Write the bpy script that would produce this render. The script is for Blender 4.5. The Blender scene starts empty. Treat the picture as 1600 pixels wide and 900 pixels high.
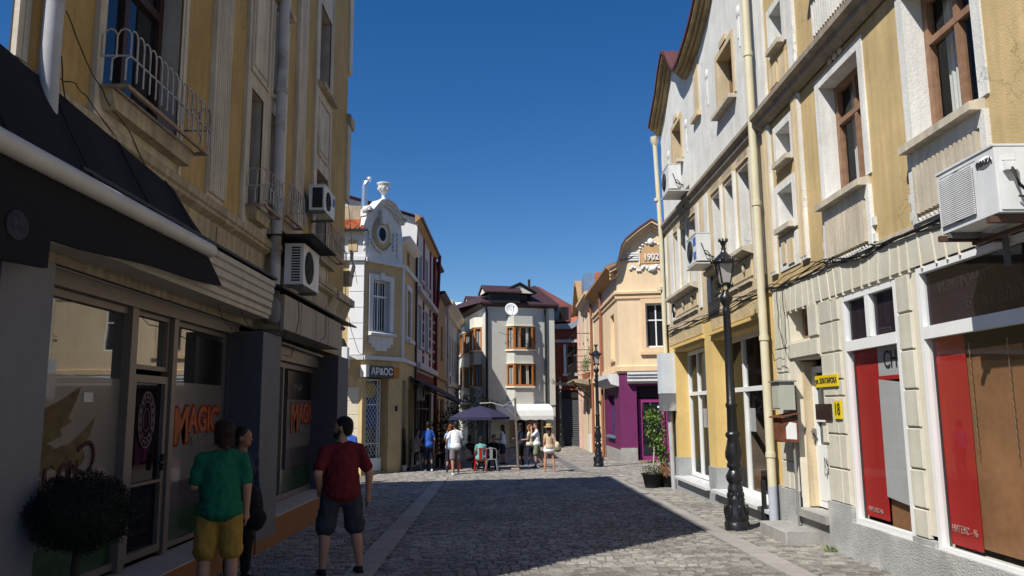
import bpy, bmesh, math, random
from mathutils import Matrix, Vector
random.seed(7)
sc = bpy.context.scene
col = sc.collection
R = math.radians
SL = .015                                   # the street falls gently away from the camera
def gz(y): return -SL * y

# ---------------------------------------------------------------- camera, sky, sun, exposure
def camera():
    cd = bpy.data.cameras.new('camera'); co = bpy.data.objects.new('camera', cd); col.objects.link(co)
    cd.sensor_width = 36; cd.lens = 1248 / 1600 * 36; cd.clip_end = 1500; cd.clip_start = .05
    p = math.atan(191 / 1248); r = R(.5); yw = R(.55); cy, sy = math.cos(yw), math.sin(yw)
    F = Vector((sy * math.cos(p), cy * math.cos(p), math.sin(p)))
    U0 = Vector((-sy * math.sin(p), -cy * math.sin(p), math.cos(p))); X0 = Vector((cy, -sy, 0))
    X = X0 * math.cos(r) - U0 * math.sin(r); U = U0 * math.cos(r) + X0 * math.sin(r)
    m = Matrix((X, U, -F)).transposed().to_4x4(); m.translation = (0, 0, 1.75)
    co.matrix_world = m; sc.camera = co
camera()
SUN_EL, SUN_AZ = R(50), R(223)               # azimuth clockwise from +Y: behind and left of the camera
w = bpy.data.worlds.new('World'); sc.world = w; w.use_nodes = True
nt = w.node_tree; bg = nt.nodes['Background']; sk = nt.nodes.new('ShaderNodeTexSky'); sk.sky_type = 'NISHITA'
sk.sun_disc = False; sk.sun_elevation = SUN_EL; sk.sun_rotation = SUN_AZ; sk.air_density = 1.0; sk.dust_density = .1; sk.ozone_density = 3.5
sk.altitude = 300
hs = nt.nodes.new('ShaderNodeHueSaturation'); hs.inputs['Saturation'].default_value = 1.33; hs.inputs['Hue'].default_value = .508
nt.links.new(sk.outputs[0], hs.inputs['Color']); nt.links.new(hs.outputs[0], bg.inputs[0]); bg.inputs[1].default_value = .083
sd = bpy.data.lights.new('sun', 'SUN'); sd.energy = 5; sd.angle = R(.53); sd.color = (1, .955, .87)
so = bpy.data.objects.new('sun', sd); col.objects.link(so)
S = Vector((math.sin(SUN_AZ) * math.cos(SUN_EL), math.cos(SUN_AZ) * math.cos(SUN_EL), math.sin(SUN_EL)))
so.rotation_euler = S.to_track_quat('Z', 'Y').to_euler(); so.location = (0, 0, 30)
sc.view_settings.view_transform = 'Standard'; sc.view_settings.look = 'None'; sc.view_settings.exposure = .3; sc.view_settings.gamma = 1
sc.cycles.max_bounces = 8; sc.cycles.diffuse_bounces = 2; sc.cycles.transparent_max_bounces = 12; sc.cycles.caustics_reflective = False; sc.cycles.caustics_refractive = False

# ---------------------------------------------------------------- materials
MATS = {}
def srgb(r, g, b):
    f = lambda c: ((c / 255 + .055) / 1.055) ** 2.4 if c > 10 else c / 255 / 12.92
    return (f(r), f(g), f(b), 1)
def mat(name, c, rough=.85, metal=0, var=.12, scale=2.5, bump=.12, streak=0, fine=40, spec=.3, coat=0, island=0, dirt=None, crack=0, patch=0):
    if name in MATS: return MATS[name]
    m = bpy.data.materials.new(name); MATS[name] = m; m.use_nodes = True; n = m.node_tree.nodes; l = m.node_tree.links
    b = n['Principled BSDF']; b.inputs['Roughness'].default_value = rough; b.inputs['Metallic'].default_value = metal
    b.inputs['Specular IOR Level'].default_value = spec; b.inputs['Coat Weight'].default_value = coat
    c = (c[0], c[1], c[2], 1); b.inputs['Base Color'].default_value = c; cur = None
    tc = n.new('ShaderNodeTexCoord')
    def noise(sc_, det=4, mp=None):
        t = n.new('ShaderNodeTexNoise'); t.inputs['Scale'].default_value = sc_; t.inputs['Detail'].default_value = det
        if mp:
            q = n.new('ShaderNodeMapping'); q.inputs['Scale'].default_value = mp; l.new(tc.outputs['Object'], q.inputs[0]); l.new(q.outputs[0], t.inputs['Vector'])
        else: l.new(tc.outputs['Object'], t.inputs['Vector'])
        return t
    def mul(cur, fac_out, lo, hi, colr=None):
        mr = n.new('ShaderNodeMapRange'); mr.inputs[1].default_value = .3; mr.inputs[2].default_value = .7; mr.inputs[3].default_value = lo; mr.inputs[4].default_value = hi
        l.new(fac_out, mr.inputs[0]); mx = n.new('ShaderNodeVectorMath'); mx.operation = 'SCALE'
        if cur is None: mx.inputs[0].default_value = c[:3]
        else: l.new(cur, mx.inputs[0])
        l.new(mr.outputs[0], mx.inputs['Scale']); return mx.outputs[0]
    if var:
        cur = mul(cur, noise(scale).outputs[0], 1 - var, 1 + var * .6)
        cur = mul(cur, noise(scale * 9, 6).outputs[0], 1 - var * .5, 1 + var * .3)
    if patch:
        pn = noise(.55, 5); cur = mul(cur, pn.outputs[0], 1 - patch, 1 + patch * .4)
    if crack:
        vz = n.new('ShaderNodeTexVoronoi'); vz.feature = 'DISTANCE_TO_EDGE'; vz.inputs['Scale'].default_value = .9
        nz = noise(2.2, 6); va = n.new('ShaderNodeVectorMath'); va.operation = 'MULTIPLY_ADD'; va.inputs[1].default_value = (1.1, 1.1, 1.1); l.new(nz.outputs[1], va.inputs[0]); l.new(tc.outputs['Object'], va.inputs[2]); l.new(va.outputs[0], vz.inputs['Vector'])
        m1 = n.new('ShaderNodeMapRange'); m1.inputs[1].default_value = 0; m1.inputs[2].default_value = .012; m1.inputs[3].default_value = 0; m1.inputs[4].default_value = 1; l.new(vz.outputs['Distance'], m1.inputs[0])
        nm = noise(.8, 2); m2 = n.new('ShaderNodeMapRange'); m2.inputs[1].default_value = .5; m2.inputs[2].default_value = .6; m2.inputs[3].default_value = 1; m2.inputs[4].default_value = 0; l.new(nm.outputs[0], m2.inputs[0])
        mm = n.new('ShaderNodeMath'); mm.operation = 'MAXIMUM'; l.new(m1.outputs[0], mm.inputs[0]); l.new(m2.outputs[0], mm.inputs[1])
        m3 = n.new('ShaderNodeMapRange'); m3.inputs[3].default_value = 1 - crack; l.new(mm.outputs[0], m3.inputs[0])
        mx = n.new('ShaderNodeVectorMath'); mx.operation = 'SCALE'
        if cur is None: mx.inputs[0].default_value = c[:3]
        else: l.new(cur, mx.inputs[0])
        l.new(m3.outputs[0], mx.inputs['Scale']); cur = mx.outputs[0]
    if streak: cur = mul(cur, noise(3, 4, (3, 3, .25)).outputs[0], 1 - streak, 1.03)
    if dirt:
        t = noise(1.7, 7); cr = n.new('ShaderNodeMapRange'); cr.inputs[1].default_value = .56; cr.inputs[2].default_value = .7; l.new(t.outputs[0], cr.inputs[0])
        mx = n.new('ShaderNodeMix'); mx.data_type = 'RGBA'; l.new(cr.outputs[0], mx.inputs[0]); mx.inputs[7].default_value = dirt
        if cur is None: mx.inputs[6].default_value = c
        else: l.new(cur, mx.inputs[6])
        cur = mx.outputs[2]
    if island:
        g = n.new('ShaderNodeNewGeometry'); mr = n.new('ShaderNodeMapRange'); mr.inputs[3].default_value = 1 - island; mr.inputs[4].default_value = 1 + island
        oi = n.new('ShaderNodeObjectInfo'); ad = n.new('ShaderNodeMath'); ad.operation = 'ADD'; fr = n.new('ShaderNodeMath'); fr.operation = 'FRACT'
        l.new(g.outputs['Random Per Island'], ad.inputs[0]); l.new(oi.outputs['Random'], ad.inputs[1]); l.new(ad.outputs[0], fr.inputs[0]); l.new(fr.outputs[0], mr.inputs[0])
        mx = n.new('ShaderNodeVectorMath'); mx.operation = 'SCALE'
        if cur is None: mx.inputs[0].default_value = c[:3]
        else: l.new(cur, mx.inputs[0])
        l.new(mr.outputs[0], mx.inputs['Scale']); cur = mx.outputs[0]
    if cur is not None: l.new(cur, b.inputs['Base Color'])
    if bump:
        t = noise(fine, 6); bp = n.new('ShaderNodeBump'); bp.inputs['Strength'].default_value = bump; bp.inputs['Distance'].default_value = .02
        l.new(t.outputs[0], bp.inputs['Height']); l.new(bp.outputs[0], b.inputs['Normal'])
    return m
def glass(name, tint, transp, rough=.02, wav=.02, refl=1, powr=4.5):
    """window pane: fresnel mirror over either dark depth (opaque) or see-through"""
    m = bpy.data.materials.new(name); MATS[name] = m; m.use_nodes = True; n = m.node_tree.nodes; l = m.node_tree.links
    n.remove(n['Principled BSDF']); out = n['Material Output']
    if transp: a = n.new('ShaderNodeBsdfTransparent')
    else: a = n.new('ShaderNodeBsdfDiffuse')
    a.inputs[0].default_value = (*tint, 1)
    g = n.new('ShaderNodeBsdfGlossy'); g.inputs['Roughness'].default_value = rough; g.inputs[0].default_value = (.9, .93, .95, 1)
    lw = n.new('ShaderNodeLayerWeight'); pw = n.new('ShaderNodeMath'); pw.operation = 'POWER'; pw.inputs[1].default_value = powr; l.new(lw.outputs['Facing'], pw.inputs[0]); lw.inputs[0].default_value = .5
    fr = n.new('ShaderNodeMapRange'); fr.inputs[3].default_value = .055 * refl; fr.inputs[4].default_value = refl; l.new(pw.outputs[0], fr.inputs[0]); mx = n.new('ShaderNodeMixShader')
    tc = n.new('ShaderNodeTexCoord'); t = n.new('ShaderNodeTexNoise'); t.inputs['Scale'].default_value = 1.3; bp = n.new('ShaderNodeBump'); bp.inputs['Strength'].default_value = wav; bp.inputs['Distance'].default_value = .05
    l.new(tc.outputs['Object'], t.inputs[0]); l.new(t.outputs[0], bp.inputs['Height']); l.new(bp.outputs[0], g.inputs['Normal'])
    l.new(fr.outputs[0], mx.inputs[0]); l.new(a.outputs[0], mx.inputs[1]); l.new(g.outputs[0], mx.inputs[2]); l.new(mx.outputs[0], out.inputs[0])
    return m
G_DARK = glass('dark_glass', (.012, .014, .018), False)
G_CLEAR = glass('clear_glass', (.86, .88, .88), True, refl=.38)
G_SHOP = glass('shop_glass', (.03, .033, .032), False, refl=1.0, powr=3.0)
G_DOOR = glass('door_glass', (.008, .008, .01), False, refl=.3)
OCHRE = mat('ochre_plaster', (.49, .335, .13), var=.16, scale=1.2, bump=.2, streak=.25, crack=.4, patch=.15)
OCHRE_R = mat('yellow_plaster', (.62, .46, .23), var=.12, scale=1.1, bump=.3, fine=60, streak=.2, crack=.35, patch=.16, dirt=(.54, .41, .22, 1))
CREAM = mat('cream_trim', (.62, .55, .44), var=.14, scale=2, streak=.3, bump=.15)
CREAM_D = mat('soiled_cream', (.50, .42, .29), var=.2, scale=1.5, streak=.45, bump=.25, dirt=(.3, .24, .17, 1))
WHITEG = mat('grey_white_plaster', (.79, .785, .75), var=.1, scale=1.6, streak=.18, bump=.3, dirt=(.62, .61, .57, 1), crack=.4, patch=.14)
PALE_Y = mat('pale_yellow_trim', (.68, .55, .36), var=.12, scale=2, streak=.25, patch=.12)
BLOCKM = mat('cream_rustic_block', (.66, .63, .53), var=.1, scale=1.5, bump=.35, fine=90, streak=.12, dirt=(.58, .53, .42, 1), patch=.1)
JOINTM = mat('cream_joint_plaster', (.70, .65, .53), var=.08, bump=.2)
ROUGHC = mat('blue_grey_roughcast', (.46, .465, .455), var=.2, scale=2.2, bump=1, fine=60, dirt=(.6, .57, .52, 1), patch=.15)
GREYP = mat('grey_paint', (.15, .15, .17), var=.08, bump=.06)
GREYP2 = mat('dark_grey', (.06, .063, .085), var=.1, bump=.05)
ORBR = mat('orange_brown_plinth', (.26, .115, .045), var=.12, bump=.15)
ALU = mat('brown_aluminium', (.19, .165, .15), rough=.45, metal=.4, var=.08, bump=0)
ALU2 = mat('grey_aluminium', (.27, .26, .26), rough=.5, metal=.3, var=.05, bump=0)
BROWNW = mat('dark_brown_wood', (.045, .022, .018), rough=.5, var=.2, scale=8)
REDBR = mat('red_brown_wood', (.29, .165, .10), rough=.5, var=.25, scale=9, bump=.1)
ORWOOD = mat('orange_wood', (.42, .155, .04), rough=.45, var=.15, scale=6)
WHITE = mat('white_plastic', (.80, .81, .80), rough=.4, var=.04, bump=0)
WHITEP = mat('white_paint', (.72, .73, .73), rough=.7, var=.08, streak=.1)
IRON = mat('black_cast_iron', (.012, .012, .014), rough=.28, var=.2, scale=20, bump=.25, fine=50, spec=.6)
RUST = mat('rusty_white_iron', (.33, .24, .18), rough=.7, var=.3, scale=12, dirt=(.16, .06, .025, 1))
RUSTY = mat('rust_brown_sheet', (.17, .06, .03), rough=.85, var=.4, scale=8, dirt=(.06, .025, .015, 1))
STONE = mat('grey_stone', (.34, .33, .31), var=.2, scale=3, bump=.4)
BLACKF = mat('black_fabric', (.006, .006, .009), rough=.95, var=.1, bump=.05)
CABLE = mat('black_cable', (.02, .02, .022), rough=.6, var=0, bump=0)
CABLEG = mat('grey_cable', (.14, .14, .15), rough=.6, var=0, bump=0)
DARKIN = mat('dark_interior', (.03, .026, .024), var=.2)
MAROON = mat('maroon_paint', (.14, .016, .022), var=.15)
ROOFB = mat('dark_red_roof_sheet', (.115, .045, .045), rough=.6, var=.15)
TILE = mat('red_clay_tile', (.42, .12, .05), var=.2, island=.35, bump=.2)
BWALL = mat('shaded_beige_render', (.56, .555, .50), var=.06, bump=.15)  # beige render made greyer: the front wall's grazing light is in the colour
PEACH = mat('peach_plaster', (.80, .61, .39), var=.07, scale=1.2, bump=.12, streak=.08, patch=.06)
PEACH_D = mat('peach_trim', (.74, .53, .33), var=.08, bump=.1)
PURP = mat('purple_paint', (.155, .022, .10), rough=.6, var=.12, bump=.1)
PURP2 = mat('bright_purple_frame', (.26, .03, .155), rough=.45, var=.06, bump=0)
REDW = mat('brick_red_plaster', (.26, .062, .038), var=.15, streak=.15)
PIPE_Y = mat('cream_pipe', (.62, .57, .41), rough=.5, var=.08, bump=.03)
PIPE_W = mat('grey_white_pipe', (.42, .42, .43), rough=.5, var=.12, bump=.05, dirt=(.2, .17, .15, 1))
ACW = mat('ac_white', (.70, .71, .71), rough=.45, var=.06, streak=.1, bump=0)
ACG = mat('ac_fan_dark', (.05, .05, .055), rough=.6, var=.1, bump=0)

# ---------------------------------------------------------------- mesh building
class Mb:
    def __init__(s): s.v = []; s.f = []; s.sm = []
    def add(s, vs, fs, smooth=False):
        k = len(s.v); s.v += [tuple(v) for v in vs]; s.f += [tuple(i + k for i in f) for f in fs]; s.sm += [smooth] * len(fs); return s
    def box(s, u0, u1, d0, d1, w0, w1, bev=0):
        if bev:
            b = min(bev, abs(u1 - u0) / 2.1, abs(w1 - w0) / 2.1); f = d0      # bevelled towards the street (d0)
            vs = [(u0, d1, w0), (u1, d1, w0), (u1, d1, w1), (u0, d1, w1), (u0, f + b, w0), (u1, f + b, w0), (u1, f + b, w1), (u0, f + b, w1),
                  (u0 + b, f, w0 + b), (u1 - b, f, w0 + b), (u1 - b, f, w1 - b), (u0 + b, f, w1 - b)]
            fs = [(8, 9, 10, 11)] + [(i, (i + 1) % 4, 4 + (i + 1) % 4, 4 + i) for i in range(4)] + [(4 + i, 4 + (i + 1) % 4, 8 + (i + 1) % 4, 8 + i) for i in range(4)]
            return s.add(vs, fs)
        vs = [(a, b, c) for c in (w0, w1) for b in (d0, d1) for a in (u0, u1)]
        return s.add(vs, [(0, 1, 3, 2), (4, 6, 7, 5), (0, 4, 5, 1), (2, 3, 7, 6), (0, 2, 6, 4), (1, 5, 7, 3)])
    def prism(s, pts, d0, d1):
        """polygon in (u, w) extruded from depth d0 to d1"""
        n = len(pts); vs = [(p[0], d0, p[1]) for p in pts] + [(p[0], d1, p[1]) for p in pts]
        return s.add(vs, [tuple(range(n)), tuple(range(2 * n - 1, n - 1, -1))] + [(i, (i + 1) % n, n + (i + 1) % n, n + i) for i in range(n)])
    def prof(s, pts, u0, u1):
        """profile in (d, w) extruded along u"""
        n = len(pts); vs = [(u0, p[0], p[1]) for p in pts] + [(u1, p[0], p[1]) for p in pts]
        return s.add(vs, [tuple(range(n)), tuple(range(2 * n - 1, n - 1, -1))] + [(i, (i + 1) % n, n + (i + 1) % n, n + i) for i in range(n)])
    def quad(s, a, b, c, d): return s.add([a, b, c, d], [(0, 1, 2, 3)])
    def tube(s, path, r, n=8, r1=None, caps=True):
        P = [Vector(p) for p in path]; rings = []
        for i, p in enumerate(P):
            t = (P[min(i + 1, len(P) - 1)] - P[max(i - 1, 0)]).normalized(); a = Vector((0, 0, 1)) if abs(t.z) < .9 else Vector((1, 0, 0))
            x = t.cross(a).normalized(); y = t.cross(x); rr = r if r1 is None else r + (r1 - r) * i / (len(P) - 1)
            rings.append([p + (x * math.cos(2 * math.pi * k / n) + y * math.sin(2 * math.pi * k / n)) * rr for k in range(n)])
        vs = [v for q in rings for v in q]; fs = [(i * n + k, i * n + (k + 1) % n, (i + 1) * n + (k + 1) % n, (i + 1) * n + k) for i in range(len(P) - 1) for k in range(n)]
        s.add(vs, fs, True)
        if caps: s.add(rings[0], [tuple(range(n))]); s.add(rings[-1], [tuple(range(n))])
        return s
    def lathe(s, prof, c=(0, 0, 0), n=16, sx=1, sy=1, ax='z', caps=True):
        vs = []
        for r, z in prof:
            for k in range(n):
                a = 2 * math.pi * k / n; x, y = r * math.cos(a) * sx, r * math.sin(a) * sy
                vs.append((c[0] + x, c[1] + y, c[2] + z) if ax == 'z' else ((c[0] + x, c[1] + z, c[2] + y) if ax == 'y' else (c[0] + z, c[1] + x, c[2] + y)))
        m = len(prof); fs = [(i * n + k, i * n + (k + 1) % n, (i + 1) * n + (k + 1) % n, (i + 1) * n + k) for i in range(m - 1) for k in range(n)]
        s.add(vs, fs, True)
        if caps: s.add(vs[:n], [tuple(range(n))]); s.add(vs[-n:], [tuple(range(n))])
        return s
    def ell(s, c, r, rot=None, nu=12, nv=8):
        m = rot or Matrix.Identity(3); vs = []; fs = []
        for i in range(1, nv):
            th = math.pi * i / nv
            for k in range(nu):
                a = 2 * math.pi * k / nu; vs.append(Vector(c) + m @ Vector((r[0] * math.sin(th) * math.cos(a), r[1] * math.sin(th) * math.sin(a), r[2] * math.cos(th))))
        vs.append(Vector(c) + m @ Vector((0, 0, r[2]))); vs.append(Vector(c) + m @ Vector((0, 0, -r[2]))); T = len(vs)
        for i in range(nv - 2):
            for k in range(nu): fs.append((i * nu + k, (i + 1) * nu + k, (i + 1) * nu + (k + 1) % nu, i * nu + (k + 1) % nu))
        for k in range(nu): fs.append((T - 2, k, (k + 1) % nu)); fs.append((T - 1, (nv - 2) * nu + (k + 1) % nu, (nv - 2) * nu + k))
        return s.add(vs, fs, True)
    def mesh(s, name, m):
        if len(s.v) < 6000:                  # weld touching corners
            ix = {}; mp = []; nv = []
            fl_ = [False] * len(s.v)
            for f_, q in zip(s.f, s.sm):
                if q:
                    for i in f_: fl_[i] = True
            for n_, v in enumerate(s.v):
                k = n_ if fl_[n_] else (round(v[0], 4), round(v[1], 4), round(v[2], 4))
                if k not in ix: ix[k] = len(nv); nv.append(v)
                mp.append(ix[k])
            f2 = []; s2 = []
            for f_, q in zip(s.f, s.sm):
                g = [mp[i] for i in f_]; g = [a for i, a in enumerate(g) if a != g[i - 1]]
                if len(set(g)) == len(g) > 2: f2.append(tuple(g)); s2.append(q)
            s.v, s.f, s.sm = nv, f2, s2
        me = bpy.data.meshes.new(name); me.from_pydata(s.v, [], s.f); me.validate(); me.materials.append(m)
        if len(me.polygons) == len(s.sm): me.polygons.foreach_set('use_smooth', s.sm)
        return me
W = {}                                       # world matrix of each object, kept by hand
I4 = Matrix.Identity(4)
def place(o, parent, M):
    if parent is None: o.matrix_world = M
    else: o.parent = parent; o.matrix_local = W[parent.name].inverted() @ M
    W[o.name] = M.copy()
def mk(name, mb, m, parent=None, M=None, label=None, kind=None):
    me = mb.mesh(name, m) if isinstance(mb, Mb) else mb
    o = bpy.data.objects.new(name, me); col.objects.link(o)
    place(o, parent, M if M is not None else (W[parent.name] if parent else I4))
    if label: o['label'] = label
    if kind: o['kind'] = kind
    return o
def tag(o, label, cat, group=None):
    o['label'] = label; o['category'] = cat
    if group: o['group'] = group
    return o
def FR(x, y, rz=0, z=0): return Matrix.Translation((x, y, z)) @ Matrix.Rotation(rz, 4, 'Z')
def thing(name, label, cat, M, group=None):
    o = bpy.data.objects.new(name, None); col.objects.link(o); o.empty_display_size = .2
    place(o, None, M); return tag(o, label, cat, group)
def copy_tree(o, M, label=None, group=None):
    """o already placed; copies a thing with its parts and sub-parts to world matrix M"""
    def rec(a, par, Mw):
        c = a.copy(); col.objects.link(c)
        if par is None: c.matrix_world = Mw
        else: c.parent = par; c.matrix_local = W[par.name].inverted() @ Mw
        W[c.name] = Mw.copy()
        for ch in [q for q in KIDS.get(a.name, [])]: KIDS.setdefault(c.name, []).append(rec(ch, c, Mw @ (W[a.name].inverted() @ W[ch.name])))
        return c
    KIDS.clear()
    for q in col.objects:
        if q.parent: KIDS.setdefault(q.parent.name, []).append(q)
    c = rec(o, None, M)
    if label: c['label'] = label
    if group: c['group'] = group
    return c
KIDS = {}
def text(parent, s, size, m, M, name='lettering', depth=.002, font_sx=1, align='CENTER', bold=0):
    cu = bpy.data.curves.new('t', 'FONT'); cu.body = s; cu.size = size; cu.extrude = depth; cu.align_x = align; cu.align_y = 'CENTER'; cu.offset = bold; cu.resolution_u = 3
    ob = bpy.data.objects.new('t', cu); me = bpy.data.meshes.new_from_object(ob); bpy.data.objects.remove(ob)
    me.transform(Matrix(((font_sx, 0, 0, 0), (0, 0, -1, 0), (0, 1, 0, 0), (0, 0, 0, 1)))); me.materials.clear(); me.materials.append(m)
    return mk(name, me, m, parent, M)
class Fc:
    """a facade seen from the street, left end P to right end Q; u along it, d into the building, w height"""
    def __init__(s, th, P, Q):
        s.th = th; s.P = P; s.L = math.hypot(Q[0] - P[0], Q[1] - P[1]); s.M = FR(P[0], P[1], math.atan2(Q[1] - P[1], Q[0] - P[0]))
    def part(s, name, mb, m, parent=None, label=None, kind=None): return mk(name, mb, m, parent or s.th, s.M, label, kind)
    def box(s, name, m, u0, u1, d0, d1, w0, w1, parent=None, bev=0, label=None): return s.part(name, Mb().box(u0, u1, d0, d1, w0, w1, bev), m, parent, label)
    def wall(s, name, m, u0, u1, w0, w1, ops=(), depth=.25, d=0, parent=None, label=None, top=None, reveal=None):
        """wall sheet with openings (u0,u1,w0,w1[,depth]) and their reveals; top = gable outline above w1"""
        us = sorted({u0, u1, *[x for o in ops for x in o[:2]]}); ws = sorted({w0, w1, *[x for o in ops for x in o[2:4]]}); b = Mb(); rv = Mb()
        us = [x for x in us if u0 <= x <= u1]; ws = [x for x in ws if w0 <= x <= w1]
        for i in range(len(us) - 1):
            for j in range(len(ws) - 1):
                cu, cw = (us[i] + us[i + 1]) / 2, (ws[j] + ws[j + 1]) / 2
                if any(o[0] < cu < o[1] and o[2] < cw < o[3] for o in ops): continue
                b.quad((us[i], d, ws[j]), (us[i + 1], d, ws[j]), (us[i + 1], d, ws[j + 1]), (us[i], d, ws[j + 1]))
        for o in ops:
            e = d + (o[4] if len(o) > 4 else depth); a, c, f, g = o[:4]; q = rv if reveal else b
            q.quad((a, d, f), (c, d, f), (c, e, f), (a, e, f)); q.quad((a, d, g), (c, d, g), (c, e, g), (a, e, g))
            q.quad((a, d, f), (a, d, g), (a, e, g), (a, e, f)); q.quad((c, d, f), (c, d, g), (c, e, g), (c, e, f))
        if top: b.add([(p[0], d, p[1]) for p in top], [tuple(range(len(top)))])
        o = s.part(name, b, m, parent, label)
        if reveal:
            for k in range(0, len(rv.v), 16):
                q = Mb(); q.v = rv.v[k:k + 16]; q.f = [(0, 1, 2, 3), (4, 5, 6, 7), (8, 9, 10, 11), (12, 13, 14, 15)]; q.sm = [False] * 4
                s.part('window_reveal', q, reveal, o if not parent else parent)
        return o
    def window(s, u0, u1, w0, w1, d, m, cols=(.5,), rows=(), fr=.06, gl=None, curtain=None, name='window', label=None, parent=None, mull=None, th=.05):
        b = Mb(); mu = mull or fr * .8; b.box(u0, u0 + fr, d - th, d + .03, w0, w1).box(u1 - fr, u1, d - th, d + .03, w0, w1)
        b.box(u0 + fr, u1 - fr, d - th, d + .03, w0, w0 + fr).box(u0 + fr, u1 - fr, d - th, d + .03, w1 - fr, w1)
        xs = [u0 + fr] + [u0 + (u1 - u0) * c for c in cols] + [u1 - fr]; zs = [w0 + fr] + [w0 + (w1 - w0) * c for c in rows] + [w1 - fr]
        for z in zs[1:-1]: b.box(u0 + fr, u1 - fr, d - th - .003, d + .028, z - mu / 2, z + mu / 2)
        for i in range(len(zs) - 1):
            za = zs[i] + (mu / 2 if i else 0); zb = zs[i + 1] - (mu / 2 if i < len(zs) - 2 else 0)
            for x in xs[1:-1]: b.box(x - mu / 2, x + mu / 2, d - th + .003, d + .026, za, zb)
        p = s.part(name, b, m, parent, label)
        for i in range(len(xs) - 1):
            for j in range(len(zs) - 1):
                xa, xb, za, zb = xs[i] + (mu / 2 if i else 0), xs[i + 1] - (mu / 2 if i < len(xs) - 2 else 0), zs[j] + (mu / 2 if j else 0), zs[j + 1] - (mu / 2 if j < len(zs) - 2 else 0)
                s.part('pane', Mb().box(xa, xb, d - .004, d + .004, za, zb) if not gl or gl is not G_CLEAR else Mb().quad((xa, d, za), (xb, d, za), (xb, d, zb), (xa, d, zb)), gl or G_DARK, p)
        if curtain:
            c = Mb(); n = 40; k = [(u0 + fr + (u1 - u0 - 2 * fr) * i / n, d + .14 + .02 * math.sin(i * 1.9) + .01 * math.sin(i * 4.3)) for i in range(n + 1)]
            for i in range(n):
                if curtain == 2 and not (i < 12 or i > 27): continue
                c.add([(k[i][0], k[i][1], w0), (k[i + 1][0], k[i + 1][1], w0), (k[i + 1][0], k[i + 1][1], w1), (k[i][0], k[i][1], w1)], [(0, 1, 2, 3)], True)
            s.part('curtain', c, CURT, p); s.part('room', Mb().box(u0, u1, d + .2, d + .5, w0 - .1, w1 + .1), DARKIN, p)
        return p
    def surround(s, u0, u1, w0, w1, wd, pr, m, name='window_surround', bottom=True, parent=None):
        u0 -= .002; u1 += .002; w1 += .002; w0 -= .002 if bottom else 0; a, z = u0 - wd, w0 - (wd if bottom else 0)
        o = [(a, z), (a, w1 + wd), (u1 + wd, w1 + wd), (u1 + wd, z)]; i = [(u0, w0), (u0, w1), (u1, w1), (u1, w0)]; b = Mb(); L = [(0, 1), (1, 2), (2, 3)] + ([(3, 0)] if bottom else [])
        vs = [(p, d, q) for d in (-pr, .015) for p, q in o + i]
        fs = []
        for p, q in L: fs += [(p, q, 4 + q, 4 + p), (p, q, 8 + q, 8 + p), (4 + p, 4 + q, 12 + q, 12 + p)]
        if not bottom: fs += [(0, 4, 12, 8), (3, 7, 15, 11)]
        b.add(vs, fs); return s.part(name, b, m, parent)
CURT = mat('curtain', (.62, .62, .60), rough=.9, var=.08)
def curved(mb, m=None): return mb
# ================================================================ STREET
COB = mat('cobble_stone', (.265, .245, .22), rough=.68, var=.2, scale=5, bump=.7, fine=40, island=.36, spec=.4, patch=.28)
SAND = mat('sand_joint', (.17, .15, .12), var=.25, scale=2, bump=.6, fine=30)
SLAB = mat('granite_slab', (.31, .29, .27), var=.12, scale=6, bump=.25, island=.1)
SLABD = mat('dark_granite_slab', (.15, .15, .155), var=.12, scale=6, bump=.25, island=.1)
def tilt(x, y, h=0): return (x, y, gz(y) + h)
gb = Mb()
ys = [-60, 6, 40, 120, 500]
for a, b_ in zip(ys, ys[1:]): gb.quad(tilt(-90, a), tilt(90, a), tilt(90, b_), tilt(-90, b_))
street = mk('street', gb, SAND, kind='structure'); street['label'] = 'cobbled street falling gently away'
LX = lambda y: -1.73 - .018 * (y - 9.7)
def in_slab(x, y):
    if 3.16 < x < 3.52 and y < 26.2: return True
    if abs(x - LX(y)) < .2 and y < 27: return True
    if 28.7 < y < 46 and abs(x - (2.62 + (30 - y) * .012)) < .22: return True
    return False
rs = random.Random(3); near = []; far = Mb()
def stone_vs(lx, ly, h, r):
    o = [(-.5, -.5), (.5, -.5), (.5, .5), (-.5, .5)]; j = lambda q: q * (1 + r.uniform(-.08, .08))
    O = [(j(a * lx), j(b * ly)) for a, b in o]; t = [(a * .96, b * .95) for a, b in O]; I = [(a * .78, b * .74) for a, b in O]
    return [(a, b, -.01) for a, b in O] + [(a, b, h * .6) for a, b in t] + [(a, b, h + r.uniform(-.003, .003)) for a, b in I]
SF = [(8, 9, 10, 11)] + [(i, (i + 1) % 4, 4 + (i + 1) % 4, 4 + i) for i in range(4)] + [(4 + i, 4 + (i + 1) % 4, 8 + (i + 1) % 4, 8 + i) for i in range(4)]
y = 5.2
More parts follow.
